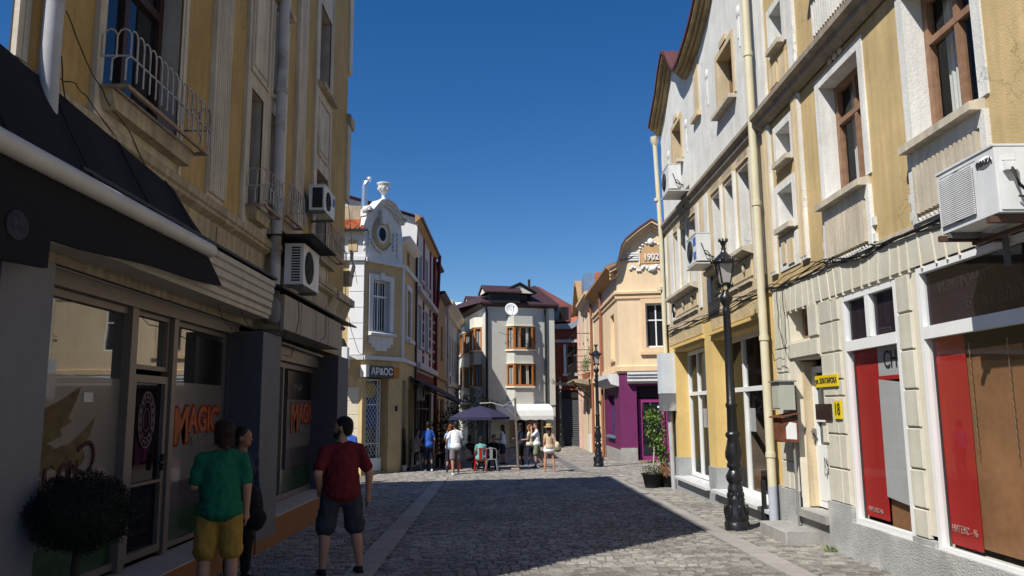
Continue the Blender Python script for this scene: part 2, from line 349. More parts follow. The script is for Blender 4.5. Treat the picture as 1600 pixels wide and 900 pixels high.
while y < 60:
    q_ = 1 if y < 20 else 1.35 if y < 36 else 2.2
    dp = rs.uniform(.085, .12) * q_; x = -4.3 - rs.random() * .2; xe = 4.45 if y < 21.5 else 7 if y < 35 else 5
    while x < xe:
        lx = rs.uniform(.09, .18) * q_
        cx, cyy = x + lx / 2, y + .05 * math.sin(x * 1.7) + rs.uniform(-.008, .008)
        if not in_slab(cx, cyy):
            h = rs.uniform(.012, .026); a = rs.uniform(-.07, .07) + .09 * math.cos(x * 1.7)
            if 9.3 < y and len(near) < 300 and -3.0 < cx < 4.4 and (cx > -1 or y > 9.7): near.append((cx, cyy, lx, dp, h, a))
            else:
                vs = stone_vs(lx - .012, dp - .012, h, rs); ca, sa = math.cos(a), math.sin(a)
                far.add([(cx + vx * ca - vy * sa, cyy + vx * sa + vy * ca, gz(cyy + vy) + vz) for vx, vy, vz in vs], SF)
        x += lx
    y += dp
mk('cobblestones', far, COB, street, kind='stuff')
protos = []
for k in range(8):
    b = Mb().add(stone_vs(1, 1, .02, rs), SF); protos.append(b.mesh('cobblestone', COB))
for cx, cyy, lx, dp, h, a in near:
    o = bpy.data.objects.new('cobblestone', rs.choice(protos)); col.objects.link(o)
    M = Matrix.Translation((cx, cyy, gz(cyy))) @ Matrix.Rotation(a, 4, 'Z') @ Matrix.Diagonal((lx - .012, dp - .012, h / .02, 1)); place(o, street, M)
def slab_row(xf, y0, y1, wd, L, m, nm='paving_slab'):
    y = y0
    while y < y1:
        l = L * rs.uniform(.85, 1.15); x = xf(y); x2 = xf(y + l)
        b = Mb().add([(x - wd / 2, y + .006, gz(y) - .02), (x + wd / 2, y + .006, gz(y) - .02), (x2 + wd / 2, y + l - .006, gz(y + l) - .02), (x2 - wd / 2, y + l - .006, gz(y + l) - .02),
                      (x - wd / 2 + .004, y + .01, gz(y) + .022), (x + wd / 2 - .004, y + .01, gz(y) + .022), (x2 + wd / 2 - .004, y + l - .01, gz(y + l) + .022), (x2 - wd / 2 + .004, y + l - .01, gz(y + l) + .022)],
                     [(4, 5, 6, 7), (0, 1, 5, 4), (1, 2, 6, 5), (2, 3, 7, 6), (3, 0, 4, 7)])
        mk(nm, b, m, street); y += l
slab_row(lambda y: 3.34, 5.5, 26, .33, .9, SLAB); slab_row(LX, 6.5, 26.6, .34, 1.0, SLAB); slab_row(lambda y: 2.62 + (30 - y) * .012, 29, 45, .36, 1.1, SLABD)

# ================================================================ RIGHT, NEAR: yellow building over a rusticated shop floor
def shell(th, pts, z0, z1, m, name='outer_wall', roof=None, skip=()):
    """plain remaining walls and roof of a block so that it casts its shadow"""
    b = Mb(); n = len(pts)
    for i in range(n):
        if i in skip: continue
        a, c = pts[i], pts[(i + 1) % n]; b.quad((a[0], a[1], z0), (c[0], c[1], z0), (c[0], c[1], z1), (a[0], a[1], z1))
    mk(name, b, m, th, I4)
    mk('roof', Mb().add([(p[0], p[1], z1) for p in pts], [tuple(range(n))]), roof or ROOFB, th, I4)
XR = 4.45
def yb(name, label, x, y, rz, group=None): return thing(name, label, 'building', FR(x, y, rz, gz(y)), group)
r1 = yb('shop_building', 'yellow building with rusticated cream shop floor at the right edge', XR, 13.1, -math.pi / 2)
f = Fc(r1, (XR, 13.1), (XR, 2.5)); Y = lambda a: 13.1 - a
shell(r1, [(XR, 2.5), (XR, 13.1), (12, 13.1), (12, 2.5)], -.3, 11.2, OCHRE_R, skip=(0,))
opsG = [(Y(10.42), Y(8.93), .33, 3.2), (Y(8.47), Y(5.2), .33, 3.24), (Y(12.28), Y(11.22), .27, 2.47, .35), (Y(12.4), Y(11.62), 2.76, 3.28, .3)]
f.wall('ground_floor_wall', JOINTM, 0, f.L, .42, 3.7, opsG, depth=.16)
f.part('plinth', Mb().prism([(Y(13.1), -.25), (Y(13.1), .5), (Y(12.34), .5), (Y(12.34), -.25)], -.05, .05).box(Y(11.2), Y(10.44), -.05, .05, -.25, .5).box(Y(10.44), Y(2.6), -.06, .05, -.25, .31).box(Y(8.92), Y(8.48), -.05, .05, .31, .37), ROUGHC)
# rusticated blocks: one object each
def blocks(u0, u1, rows, pr=.03, m=BLOCKM, g=.022, split=None):
    for i, (a, b) in enumerate(rows):
        cuts = [u0, u1]
        if split: cuts = [u0] + [u0 + (u1 - u0) * q for q in split[i % len(split)]] + [u1]
        for p, q in zip(cuts, cuts[1:]): f.box('block', m, p + g / 2, q - g / 2, -pr, .02, a + g / 2, b - g / 2, bev=.008)
pier = [(.37, .68), (.68, 1.09), (1.09, 1.53), (1.53, 1.94), (1.94, 2.37), (2.37, 2.78), (2.78, 3.2)]
blocks(Y(8.91), Y(8.6), pier)
mid = [(.5, .95), (.95, 1.4), (1.4, 1.9), (1.9, 2.12), (2.12, 2.49), (2.49, 2.9), (2.9, 3.22)]
blocks(Y(11.16), Y(10.5), mid, split=[(.68,)])
blocks(Y(13.02), Y(12.5), [(.5, .93), (.93, 1.4), (1.4, 1.9), (1.9, 2.3), (2.3, 2.68), (2.68, 3.3)], split=[(.62,)])
blocks(Y(12.45), Y(11.24), [(2.49, 2.74)])
blocks(Y(11.58), Y(11.22), [(2.76, 3.28)])
u = Y(13.0); fl = 0
while u < Y(5.0):                             # flat-arch voussoirs above the openings
    wd = .25 + .05 * math.sin(u * 7); lean = .06 * math.sin(u * 2.1); c0, c1 = u + .012, u + wd - .012
    f.part('voussoir', Mb().prism([(c0, 3.24), (c1, 3.24), (c1 + lean, 3.62), (c0 + lean, 3.62)], -.028, .01), BLOCKM)
    f.part('joint_ridge', Mb().prism([(c0 - .022, 3.2), (c0 - .002, 3.2), (c0 - .002 + lean, 3.6), (c0 - .022 + lean, 3.6)], -.036, .01), JOINTM); u += wd
f.part('string_course', Mb().prof([(-.0, 3.62), (-.03, 3.63), (-.03, 3.69), (.0, 3.70)], 0, f.L), CREAM)
# shop windows
RED = mat('red_board', (.42, .02, .016), rough=.7, var=.06); BROWNP = mat('brown_cardboard', (.33, .155, .07), var=.22, scale=1.5, patch=.25); PAPER = mat('pale_paper', (.50, .49, .49), var=.06, scale=3, bump=.2, fine=8)
LETT = mat('faded_white_lettering', (.5, .3, .26), var=0, bump=0); INK = mat('black_ink', (.03, .028, .028), var=0, bump=0); PLUM = mat('plum_window_film', (.03, .018, .026), rough=.8, var=.2, bump=0, spec=.1)
PLUML = mat('plum_lettering', (.045, .03, .038), rough=.5, var=0, bump=0)
w1 = f.window(Y(10.4), Y(8.93), .31, 3.18, .035, WHITE, cols=(), rows=((2.53 - .31) / 2.87,), fr=.065, gl=G_CLEAR, mull=.13, name='shop_window', label='narrower shop window with red board and hanging grey sheet')
f.box('mullion', WHITE, Y(9.72), Y(9.62), -.018, .055, 2.6, 3.11, w1)
f.box('window_film', PLUM, Y(10.35), Y(9.72), .06, .065, 2.59, 3.12, w1); f.box('window_film', PLUM, Y(9.62), Y(9.0), .062, .067, 2.59, 3.12, w1)
f.box('red_board', RED, Y(10.33), Y(9.72), .09, .1, .41, 2.47, w1); f.part('paper_sheet', Mb().prism([(Y(9.7), .7), (Y(9.02), .64), (Y(9.02), 2.02), (Y(9.7), 2.08)], .075, .08), PAPER, w1); f.box('sign_board', PAPER, Y(9.71), Y(9.0), .09, .098, 2.12, 2.47, w1)
f.box('red_strip', RED, Y(9.71), Y(8.98), .085, .095, 2.07, 2.12, w1); f.box('cardboard_sheet', BROWNP, Y(9.73), Y(9.0), .13, .14, .36, .8, w1)
text(w1, 'CHC', .3, INK, f.M @ Matrix.Translation((Y(9.3), .083, 2.3)), font_sx=.8); text(w1, 'НИТЕКС-96', .075, LETT, f.M @ Matrix.Translation((Y(10.05), .083, .5)), font_sx=.95)
w2 = f.window(Y(8.46), Y(5.2), .28, 3.22, .035, WHITE, cols=(), rows=((2.52 - .28) / 2.94,), fr=.065, gl=G_CLEAR, mull=.13, name='shop_window', label='wide shop window with red board and brown cardboard sheets')
f.box('window_film', PLUM, Y(8.4), Y(5.3), .06, .065, 2.59, 3.15, w2)
f.box('red_board', RED, Y(8.39), Y(7.86), .09, .1, .37, 2.5, w2); f.box('white_crate', PAPER, Y(7.6), Y(7.1), .6, .7, 2.1, 2.6, w2)
for k, (a, b, c) in enumerate([(7.88, 7.0, 2.3), (7.02, 6.1, 2.25), (6.12, 5.25, 2.33)]): f.box('cardboard_sheet', BROWNP, Y(a), Y(b), .115 + .012 * k, .121 + .012 * k, .4, c, w2)
for q in (7.75, 7.15, 6.62): f.part('bead_chain', Mb().tube([(Y(q) + .006 * math.sin(k * 1.9), .075, 2.36 - k * .025) for k in range(44)], .005, 4), mat('brass_chain', (.55, .42, .25), rough=.35, metal=.8, bump=0), w2)
text(w2, 'ИЗКЛЮЧИТ', .16, PLUML, f.M @ Matrix.Translation((Y(7.7), .057, 2.96)), font_sx=1.0); text(w2, 'БИЖУ ЗЛАТАРСТВО', .16, PLUML, f.M @ Matrix.Translation((Y(6.9), .057, 2.74)), font_sx=1.0)
text(w2, 'НИТЕКС - 96', .1, LETT, f.M @ Matrix.Translation((Y(8.13), .083, .53)), font_sx=.75)
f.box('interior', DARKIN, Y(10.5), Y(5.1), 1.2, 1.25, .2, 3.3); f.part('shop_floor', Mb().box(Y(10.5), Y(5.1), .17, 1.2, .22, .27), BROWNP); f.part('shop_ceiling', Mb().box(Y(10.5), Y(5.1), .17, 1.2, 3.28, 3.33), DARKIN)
# entrance door and little window
dr = f.window(Y(12.2), Y(11.27), .3, 2.36, .27, WHITE, cols=(.62,), rows=(.42, .62), fr=.09, gl=G_DARK, name='door', label='white door with glazed top beside the yellow street sign')
f.box('door_panel', WHITE, Y(12.1), Y(11.37), .215, .28, .4, 1.14, dr)
f.part('graffiti', Mb().tube([(Y(11.8) + .16 * math.sin(k * 1.31) + .01 * k, .208, .88 + .15 * math.cos(k * 2.17)) for k in range(22)], .004, 4).tube([(Y(11.78), .208, .95), (Y(11.7), .208, .72), (Y(11.55), .208, .58)], .005, 4), INK, dr)
f.box('door_frame', PALE_Y, Y(12.28), Y(12.2), .1, .3, .3, 2.44, dr); f.part('door_handle', Mb().box(Y(12.16), Y(12.13), .16, .21, 1.28, 1.44).box(Y(12.16), Y(12.04), .14, .16, 1.38, 1.405), ALU2, dr)
f.window(Y(12.36), Y(11.66), 2.79, 3.25, .25, REDBR, cols=(.5,), fr=.06, name='small_window')
f.box('threshold', STONE, Y(12.36), Y(11.18), -.1, .2, .17, .28); f.box('threshold_base', STONE, Y(12.3), Y(11.2), -.03, .2, -.2, .17)
st = thing('doorstep', 'loose grey concrete step block in front of the white door', 'step', FR(4.2, 12.2, -math.pi / 2, gz(12.2)))
mk('step_block', Mb().box(-.62, .55, -.25, .26, -.02, .2, bev=.015), STONE, st)
# upper floors
opsU = [(Y(10.64), Y(9.42), 4.55, 6.18), (Y(8.26), Y(7.05), 4.58, 6.22), (Y(12.42), Y(11.8), 5.66, 6.15, .3), (Y(12.5), Y(11.86), 4.6, 5.18, .3), (Y(12.4), Y(11.86), 7.58, 8.18, .3), (Y(10.64), Y(9.42), 7.7, 9.3), (Y(8.26), Y(7.05), 7.75, 9.3)]
f.wall('upper_wall', OCHRE_R, 0, f.L, 3.7, 11.2, opsU, depth=.28, reveal=WHITEG)
for a, b, c, d in ((10.64, 9.42, 4.55, 6.18), (8.26, 7.05, 4.58, 6.22)):
    f.surround(Y(a), Y(b), c, d, .14, .02, WHITEG, bottom=False)
    w_ = f.window(Y(a), Y(b), c, d, .25, REDBR, cols=(.5,), rows=(.67,), fr=.09, gl=G_CLEAR, curtain=2, label='brown casement window with pale curtains')
    f.part('sill', Mb().prof([(-.16, c - .13), (-.16, c - .05), (.0, c - .01), (.22, c), (.22, c - .05), (0, c - .13)], Y(a) - .07, Y(b) + .07), CREAM, w_)
    for q in (-.16, 0, .16): f.part('plaster_flower', Mb().ell(((Y(a) + Y(b)) / 2 + q, -.02, d + .2), (.06, .035, .05), nu=8, nv=6), PALE_Y)
    # fluted apron
    u0, u1 = Y(a) - .1, Y(b) + .1; z0, z1 = c - .9, c - .13
    ap = f.box('apron', PALE_Y, u0 + .05, u1 - .05, -.03, .02, z0, z1); f.part('apron_border', Mb().box(u0, u0 + .09, -.05, .02, z0, z1).box(u1 - .09, u1, -.05, .02, z0, z1).box(u0 + .09, u1 - .09, -.05, .02, z1 - .15, z1).box(u0 + .09, u1 - .09, -.05, .02, z0, z0 + .015), WHITEG, ap)  # yellower field behind the flutes: shade of the grooves put into its colour
    n = 15
    for k in range(n): f.box('flute', CREAM, u0 + .11 + (u1 - u0 - .22) * (k + .2) / n, u0 + .11 + (u1 - u0 - .22) * (k + .68) / n, -.075, -.028, z0 + .09, z1 - .17, ap)
    for k in range(n): f.box('dentil', WHITEG, u0 + .12 + (u1 - u0 - .22) * (k + .3) / n, u0 + .1 + (u1 - u0 - .22) * (k + .62) / n, -.06, -.028, z0 + .02, z0 + .05, ap)
    for z in (z0 + .25, z0 + .05):
        f.box('side_ear', WHITEG, u0 - .06, u0, -.04, .02, z, z + .1, ap); f.box('side_ear', WHITEG, u1, u1 + .06, -.04, .02, z, z + .1, ap)
for a, b in ((10.64, 9.42), (8.26, 7.05)):
    f.surround(Y(a), Y(b), 7.7, 9.3, .14, .02, WHITEG, bottom=False); ap = f.box('apron', PALE_Y, Y(a) - .05, Y(b) + .05, -.03, .02, 6.88, 7.5)  # apron darker than its flutes, groove shade painted in
    for k in range(15): f.box('flute', WHITEG, Y(a) + (a - b) * (k + .25) / 15, Y(a) + (a - b) * (k + .75) / 15, -.055, -.028, 6.95, 7.42, ap)
    f.box('sill', CREAM, Y(a) - .08, Y(b) + .08, -.16, .2, 7.6, 7.68); f.window(Y(a), Y(b), 7.72, 9.3, .25, REDBR, rows=(.67,), fr=.09)
f.part('cornice', Mb().prof([(-.03, 6.42), (-.14, 6.5), (-.14, 6.57), (-.22, 6.62), (-.22, 6.70), (0, 6.78)], 0, f.L), mat('grey_brown_stone_trim', (.36, .31, .25), var=.2, streak=.3), label=None)
# bay of small openings
f.box('pilaster', WHITEG, Y(13.0), Y(12.72), -.05, .02, 3.9, 6.42); f.box('pilaster', WHITEG, Y(11.62), Y(11.36), -.05, .02, 3.9, 6.42)
for k in range(4):
    f.box('pilaster_rib', PALE_Y, Y(12.97) + k * .06, Y(12.97) + k * .06 + .025, -.066, -.048, 3.95, 6.4); f.box('pilaster_rib', PALE_Y, Y(11.6) + k * .06, Y(11.6) + k * .06 + .025, -.066, -.048, 3.95, 6.4)
f.box('pilaster', WHITEG, Y(13.0), Y(12.72), -.05, .02, 6.8, 11.2); f.box('pilaster', WHITEG, Y(11.62), Y(11.36), -.05, .02, 6.8, 11.2)
for a, b, c, d in ((12.42, 11.8, 5.66, 6.15), (12.5, 11.86, 4.6, 5.18), (12.4, 11.86, 7.58, 8.18)):
    f.surround(Y(a), Y(b), c, d, .12, .03, WHITEG); f.box('pane', G_DARK, Y(a), Y(b), .28, .29, c, d); f.box('sill', CREAM, Y(a) - .02, Y(b) + .02, -.12, .02, c - .11, c - .03)
for a, b, c, d in ((12.45, 12.3, 4.0, 4.35), (12.2, 11.95, 3.95, 4.35), (12.55, 12.2, 6.95, 7.3), (12.1, 11.8, 6.9, 7.3)):
    f.box('relief_panel', PALE_Y, Y(a), Y(b), -.035, .01, c, d)
f.box('relief_field', WHITEG, Y(12.6), Y(11.75), -.015, .015, 3.9, 4.42)

# ================================================================ RIGHT, SECOND: grey-white upper floors with a curved gable, yellow ground floor
r2 = yb('gabled_building', 'grey white building with curved gables above a yellow ground floor', XR, 21.7, -math.pi / 2)
f = Fc(r2, (XR, 21.7), (XR, 13.1)); Y = lambda a: 21.7 - a
gab = [(21.7, 9.55), (21.2, 9.85), (20.7, 10.1), (20.1, 10.6), (19.66, 10.85), (19.2, 10.6), (18.7, 10.05), (18.35, 9.8), (17.8, 9.8), (17.0, 9.98), (16.5, 10.15), (15.9, 10.45), (15.3, 10.95), (14.8, 11.3), (14.2, 11.45), (13.1, 11.5)]
op = [(Y(15.62), Y(14.56), 7.72, 8.86, .3), (Y(20.1), Y(19.1), 7.9, 8.95, .3)]
f.wall('upper_wall', WHITEG, 0, f.L, 6.75, 9.5, op, depth=.3, reveal=PALE_Y, top=[(0, 9.5)] + [(Y(a), b) for a, b in gab] + [(f.L, 9.5)])
ev = Mb(); evo = Mb()
for (a, b), (c, d) in zip(gab, gab[1:]):
    u0, u1 = Y(a), Y(c)
    for k, (dd, hh, tgt) in enumerate([(-.12, -.16, 0), (-.2, -.08, 0), (-.3, .0, 0), (-.34, .07, 1)]):
        (evo if tgt else ev).add([(u0, dd, b + hh - .001 * k), (u1, dd, d + hh), (u1, dd, d + hh + .08), (u0, dd, b + hh + .08), (u0, .05, b + hh), (u1, .05, d + hh), (u1, .05, d + hh + .08), (u0, .05, b + hh + .08)],
            [(0, 1, 2, 3), (0, 1, 5, 4), (3, 2, 6, 7), (0, 3, 7, 4), (1, 2, 6, 5)])
f.part('gable_cornice', ev, mat('ochre_brown_cornice', (.42, .31, .17), var=.25, streak=.3)); f.part('gable_coping', evo, ROOFB)
f.part('dormer_roof', Mb().box(Y(19.3), Y(18.3), .1, 2.5, 9.9, 10.95), ROOFB)
shell(r2, [(XR, 13.1), (XR, 21.7), (12, 21.7), (12, 13.1)], -.4, 9.5, PEACH, skip=(0,))
for a, b, c, d in ((15.62, 14.56, 7.72, 8.86), (20.1, 19.1, 7.9, 8.95)):
    f.surround(Y(a), Y(b), c, d, .13, .03, PALE_Y, bottom=False); f.box('window_ear', PALE_Y, Y(a) + .3, Y(b) - .3, -.05, .02, d + .13, d + .26)
    w_ = f.window(Y(a), Y(b), c, d, .27, REDBR, fr=.07); f.box('sill', CREAM, Y(a) - .15, Y(b) + .1, -.16, .2, c - .1, c - .02, w_)
f.box('wall_strip', PALE_Y, Y(17.65), Y(17.2), -.02, .02, 8.4, 9.75); f.box('strip_foot', PALE_Y, Y(17.75), Y(17.1), -.1, .02, 8.28, 8.4)
for a, z in ((14.1, 9.15), (16.5, 8.95), (18.6, 8.6), (20.7, 8.5)):
    f.part('plaster_ornament', Mb().ell((Y(a), 0, z), (.1, .04, .13)).box(Y(a) + .02, Y(a) + .05, -.02, .01, z - .7, z - .1).box(Y(a) - .06, Y(a) - .03, -.02, .01, z - .5, z - .1), WHITEG)
f.part('cornice', Mb().prof([(0, 6.5), (-.06, 6.56), (-.06, 6.66), (-.13, 6.7), (-.13, 6.77), (0, 6.82)], 0, f.L), mat('grey_brown_stone_trim', (.36, .31, .25)))
# first floor: two groups of three tall narrow windows between strips
ops = []
for a, b in ((20.4, 20.0), (19.62, 19.15), (18.72, 18.15), (16.55, 15.95), (15.6, 15.0), (14.66, 14.02)): ops.append((Y(a), Y(b), 4.66, 6.18, .32))
f.wall('middle_wall', PALE_Y, 0, f.L, 3.72, 6.75, ops, depth=.32, reveal=WHITEG)
for o in ops:
    wn = f.window(o[0], o[1], o[2], o[3], .3, BROWNW, cols=(), rows=(.7,), fr=.05, name='narrow_window')
    f.box('panel_above', CREAM_D, o[0] - .03, o[1] + .03, -.02, .01, 6.3, 6.44, wn); f.box('panel_above', PALE_Y, o[0] - .06, o[1] + .06, -.035, .01, 6.26, 6.3, wn)
for a, b in ((20.95, 20.55), (17.95, 17.75), (17.2, 16.9), (13.85, 13.3), (21.65, 21.4)): f.box('wall_strip', WHITEG, Y(a), Y(b), -.03, .02, 4.0, 6.4)
for a, b in ((19.85, 19.75), (18.96, 18.86), (15.82, 15.74), (14.88, 14.8)):
    f.box('wall_strip', WHITEG, Y(a), Y(b), -.05, .02, 4.66, 6.25)
for a, b in ((20.9, 18.05), (16.8, 13.95)):
    f.part('sill', Mb().prof([(-.2, 4.55), (-.2, 4.62), (0, 4.66), (.3, 4.66), (.3, 4.5), (0, 4.48)], Y(a), Y(b)), CREAM)
    ap = f.box('apron', PALE_Y, Y(a) + .08, Y(b) - .08, -.03, .02, 4.1, 4.46)
    for k in range(3):
        c = Y(a) + (a - b) * (k + .5) / 3; f.part('pendant', Mb().ell((c, -.05, 4.28), (.05, .04, .1), nu=8, nv=6), CREAM_D, ap); f.box('apron_rail', CREAM, Y(a) + .1 + (a - b - .2) * k / 3, Y(a) + .06 + (a - b - .2) * (k + 1) / 3, -.05, .02, 4.0, 4.05, ap)
# ground floor
og = [(Y(20.85), Y(17.75), .05, 3.22, .45), (Y(17.1), Y(13.48), .07, 3.2, .45)]
YEL = mat('warm_yellow_plaster', (.69, .49, .19), var=.1, scale=1.5, bump=.2)
f.wall('ground_floor_wall', YEL, 0, f.L, -.5, 3.72, og)
f.part('plinth', Mb().box(0, Y(20.85) + .005, -.03, .4, -.5, .52).box(Y(17.75) - .005, Y(17.1) + .005, -.03, .4, -.45, .52).box(Y(13.48) - .005, Y(13.1), -.03, .4, -.4, .52).box(Y(20.85), Y(17.75), -.025, .4, -.5, .0).box(Y(17.1), Y(13.48), -.025, .4, -.45, .0), mat('grey_plinth_plaster', (.33, .345, .35), var=.15, bump=.4))
MARB = mat('pale_marble', (.62, .63, .64), rough=.4, var=.08, scale=4, bump=.03)
f.box('marble_sill', MARB, Y(20.9), Y(17.7), -.14, .42, .0, .06); f.box('marble_sill', MARB, Y(17.2), Y(13.45), -.14, .42, .02, .08)
for a, b, cs in ((20.85, 17.75, (.33, .66)), (17.1, 13.48, (.3, .64))):
    w_ = f.window(Y(a), Y(b), .08, 3.2, .36, WHITE, cols=cs, rows=(.655,), fr=.09, gl=G_CLEAR, mull=.09, name='shop_window', label='tall white framed shop window in a yellow recess')
    f.box('hood_moulding', YEL, Y(a) - .02, Y(b) + .05, -.07, .0, 3.3, 3.36)
    f.box('posters', PAPER, Y(a) + 1.15, Y(a) + 1.5, .385, .39, 1.3, 1.75, w_); f.box('poster', WHITEP, Y(b) - 1.0, Y(b) - .72, .385, .39, 1.2, 1.6, w_)
f.box('door_panel', WHITE, Y(14.1), Y(13.55), .3, .35, .15, 1.0)
f.part('interior', Mb().box(Y(21), Y(13.3), 2.2, 2.25, -.2, 3.4).box(Y(21), Y(13.3), .42, 2.2, -.1, -.05).box(Y(21), Y(13.3), .42, 2.2, 3.35, 3.4).box(Y(17.5), Y(17.3), .45, 2.2, 0, 3.3), mat('shop_interior', (.16, .12, .09), var=.3))
SHELF = mat('brown_shelf', (.22, .12, .06), var=.2)
for k in range(5): f.box('display_shelf', SHELF, Y(16.9 - k * .65), Y(16.45 - k * .65), .7 + .1 * (k % 2), 1.2, .05, .5 + .25 * (k % 3))
fb = f.box('frieze', mat('rough_ochre_frieze', (.56, .44, .25), var=.2, scale=3, bump=1.0, fine=25), Y(17.05), Y(13.4), -.015, .02, 3.4, 3.68); f.box('frieze', MATS['rough_ochre_frieze'], Y(21.5), Y(17.8), -.015, .02, 3.42, 3.7)
def downpipe(th, M, pts, r, m, hop=True, name='downpipe', joints=()):
    b = Mb().tube(pts, r, 12)
    for z in joints: b.lathe([(r * 1.18, -.04), (r * 1.18, .04)], (pts[0][0], pts[0][1], z), 12)
    p = mk(name, b, m, th, M)
    if hop: mk('hopper', Mb().lathe([(r, -.16), (r * 1.9, -.02), (r * 1.9, .12)], pts[0], 4), m, p, M)
    return p
downpipe(r2, f.M, [(Y(13.22), -.14, 11), (Y(13.22), -.14, .5)], .07, PIPE_Y, False, joints=(7.9, 5.2, 2.9, 1.0))
downpipe(r2, f.M, [(Y(13.22), -.14, .5), (Y(13.22), -.14, -.18)], .074, mat('grey_blue_paint', (.42, .45, .5), var=.1), False)
downpipe(r2, f.M, [(Y(21.55), -.2, 9.2), (Y(21.55), -.12, 6.5), (Y(21.6), -.1, 3.0)], .06, PIPE_Y, True, joints=(7.5, 5.0))
downpipe(r2, f.M, [(Y(21.62), -.03, 6.7), (Y(21.62), -.03, 3.2)], .03, BROWNW, False, name='brown_conduit')
# ================================================================ LEFT, NEAR: ochre building with the dark shop
XL = -3.75
a1 = yb('ochre_building', 'tall ochre building with fluted cream pilasters over a dark shopfront', XL, 5.75, math.pi / 2)
f = Fc(a1, (XL, 5.75), (XL, 18.4)); Y = lambda a: a - 5.75
shell(a1, [(XL, 5.75), (XL, 18.4), (-10.9, 17.0)], -.4, 12.05, OCHRE, skip=(0,))
opsA = [(Y(7.08), Y(8.76), 4.78, 7.4, .3), (Y(11.3), Y(11.86), 4.72, 6.52, .3), (Y(12.3), Y(12.9), 4.72, 6.52, .3), (Y(15.43), Y(16.38), 4.95, 6.57, .3), (Y(15.43), Y(16.38), 8.38, 10.1, .3),
        (Y(11.3), Y(11.86), 8.6, 10.3, .3), (Y(12.3), Y(12.9), 8.6, 10.3, .3), (Y(7.08), Y(8.76), 8.6, 10.6, .3)]
f.wall('upper_wall', OCHRE, 0, f.L, 4.35, 12.05, opsA, depth=.3, reveal=mat('grey_reveal_plaster', (.42, .38, .33), var=.15, streak=.2))
f.wall('lower_wall', CREAM_D, 0, f.L, 3.0, 4.35)
# cream window bays
def bay(u0, u1, ops, w0, w1):
    o = f.wall('window_bay', CREAM, u0, u1, w0, w1, [q[:4] for q in ops if q[0] >= u0 and q[1] <= u1], depth=-.0, d=-.03)
    f.part('bay_edge', Mb().box(u0 - .01, u0 + .07, -.05, .0, w0, w1).box(u1 - .07, u1 + .01, -.05, .0, w0, w1), CREAM, o); return o
bay(Y(6.93), Y(8.88), opsA, 4.4, 12.0); bay(Y(11.05), Y(13.1), opsA, 4.4, 12.0); bay(Y(15.1), Y(16.55), opsA, 4.45, 12.0)
for a, b, c, d in ((11.2, 12.05, 6.75, 8.35), (12.2, 13.0, 6.75, 8.35), (15.4, 16.4, 6.85, 8.05)):
    f.part('relief_frame', Mb().box(Y(a), Y(a) + .04, -.06, -.02, c, d).box(Y(b) - .04, Y(b), -.06, -.02, c, d).box(Y(a) + .04, Y(b) - .04, -.06, -.02, c, c + .04).box(Y(a) + .04, Y(b) - .04, -.06, -.02, d - .04, d), CREAM)
    f.box('relief_panel', CREAM, Y(a) + .12, Y(b) - .12, -.05, -.02, c + .14, d - .14)
for a, b, c in ((15.28, 16.6, 8.38), (12.2, 13.05, 8.55)): f.part('sill', Mb().prof([(-.17, c - .12), (-.17, c - .04), (0, c), (.28, c), (.28, c - .05), (0, c - .14)], Y(a), Y(b)), CREAM_D)
for a, b in ((9.73, 10.33), (13.72, 14.32)):
    p = f.box('pilaster', CREAM, Y(a), Y(b), -.03, .01, 4.42, 12.0)
    for k in range(8): f.part('flute', Mb().prof([(-.03, 0), (-.03, 0)], 0, 0) if False else Mb().box(Y(a) + .012 + k * .0735, Y(a) + .055 + k * .0735, -.075, -.028, 4.5, 12.0, bev=.01), CREAM, p)
f.part('string_course', Mb().prof([(0, 4.18), (-.09, 4.23), (-.09, 4.27), (-.12, 4.29), (-.12, 4.38), (-.06, 4.43), (0, 4.46)], 0, f.L), CREAM_D)
for y_ in (8.55, 10.2): f.box('wall_crack_strip', mat('dark_stain', (.08, .06, .045), bump=0), Y(y_), Y(y_) + .025, -.004, .0, 3.6, 4.15)
# windows
w_ = f.window(Y(7.08), Y(8.76), 4.78, 7.4, .25, BROWNW, cols=(.5,), rows=(.56,), fr=.1, mull=.1, label='tall dark brown balcony window', name='balcony_window')
f.box('inner_sash', BROWNW, Y(7.95), Y(8.7), .16, .2, 4.88, 5.0, w_)
for o in opsA[1:7]: f.window(o[0], o[1], o[2], o[3], .27, BROWNW, cols=(), rows=(.65,), fr=.06)
f.window(*opsA[7][:4], .27, BROWNW)
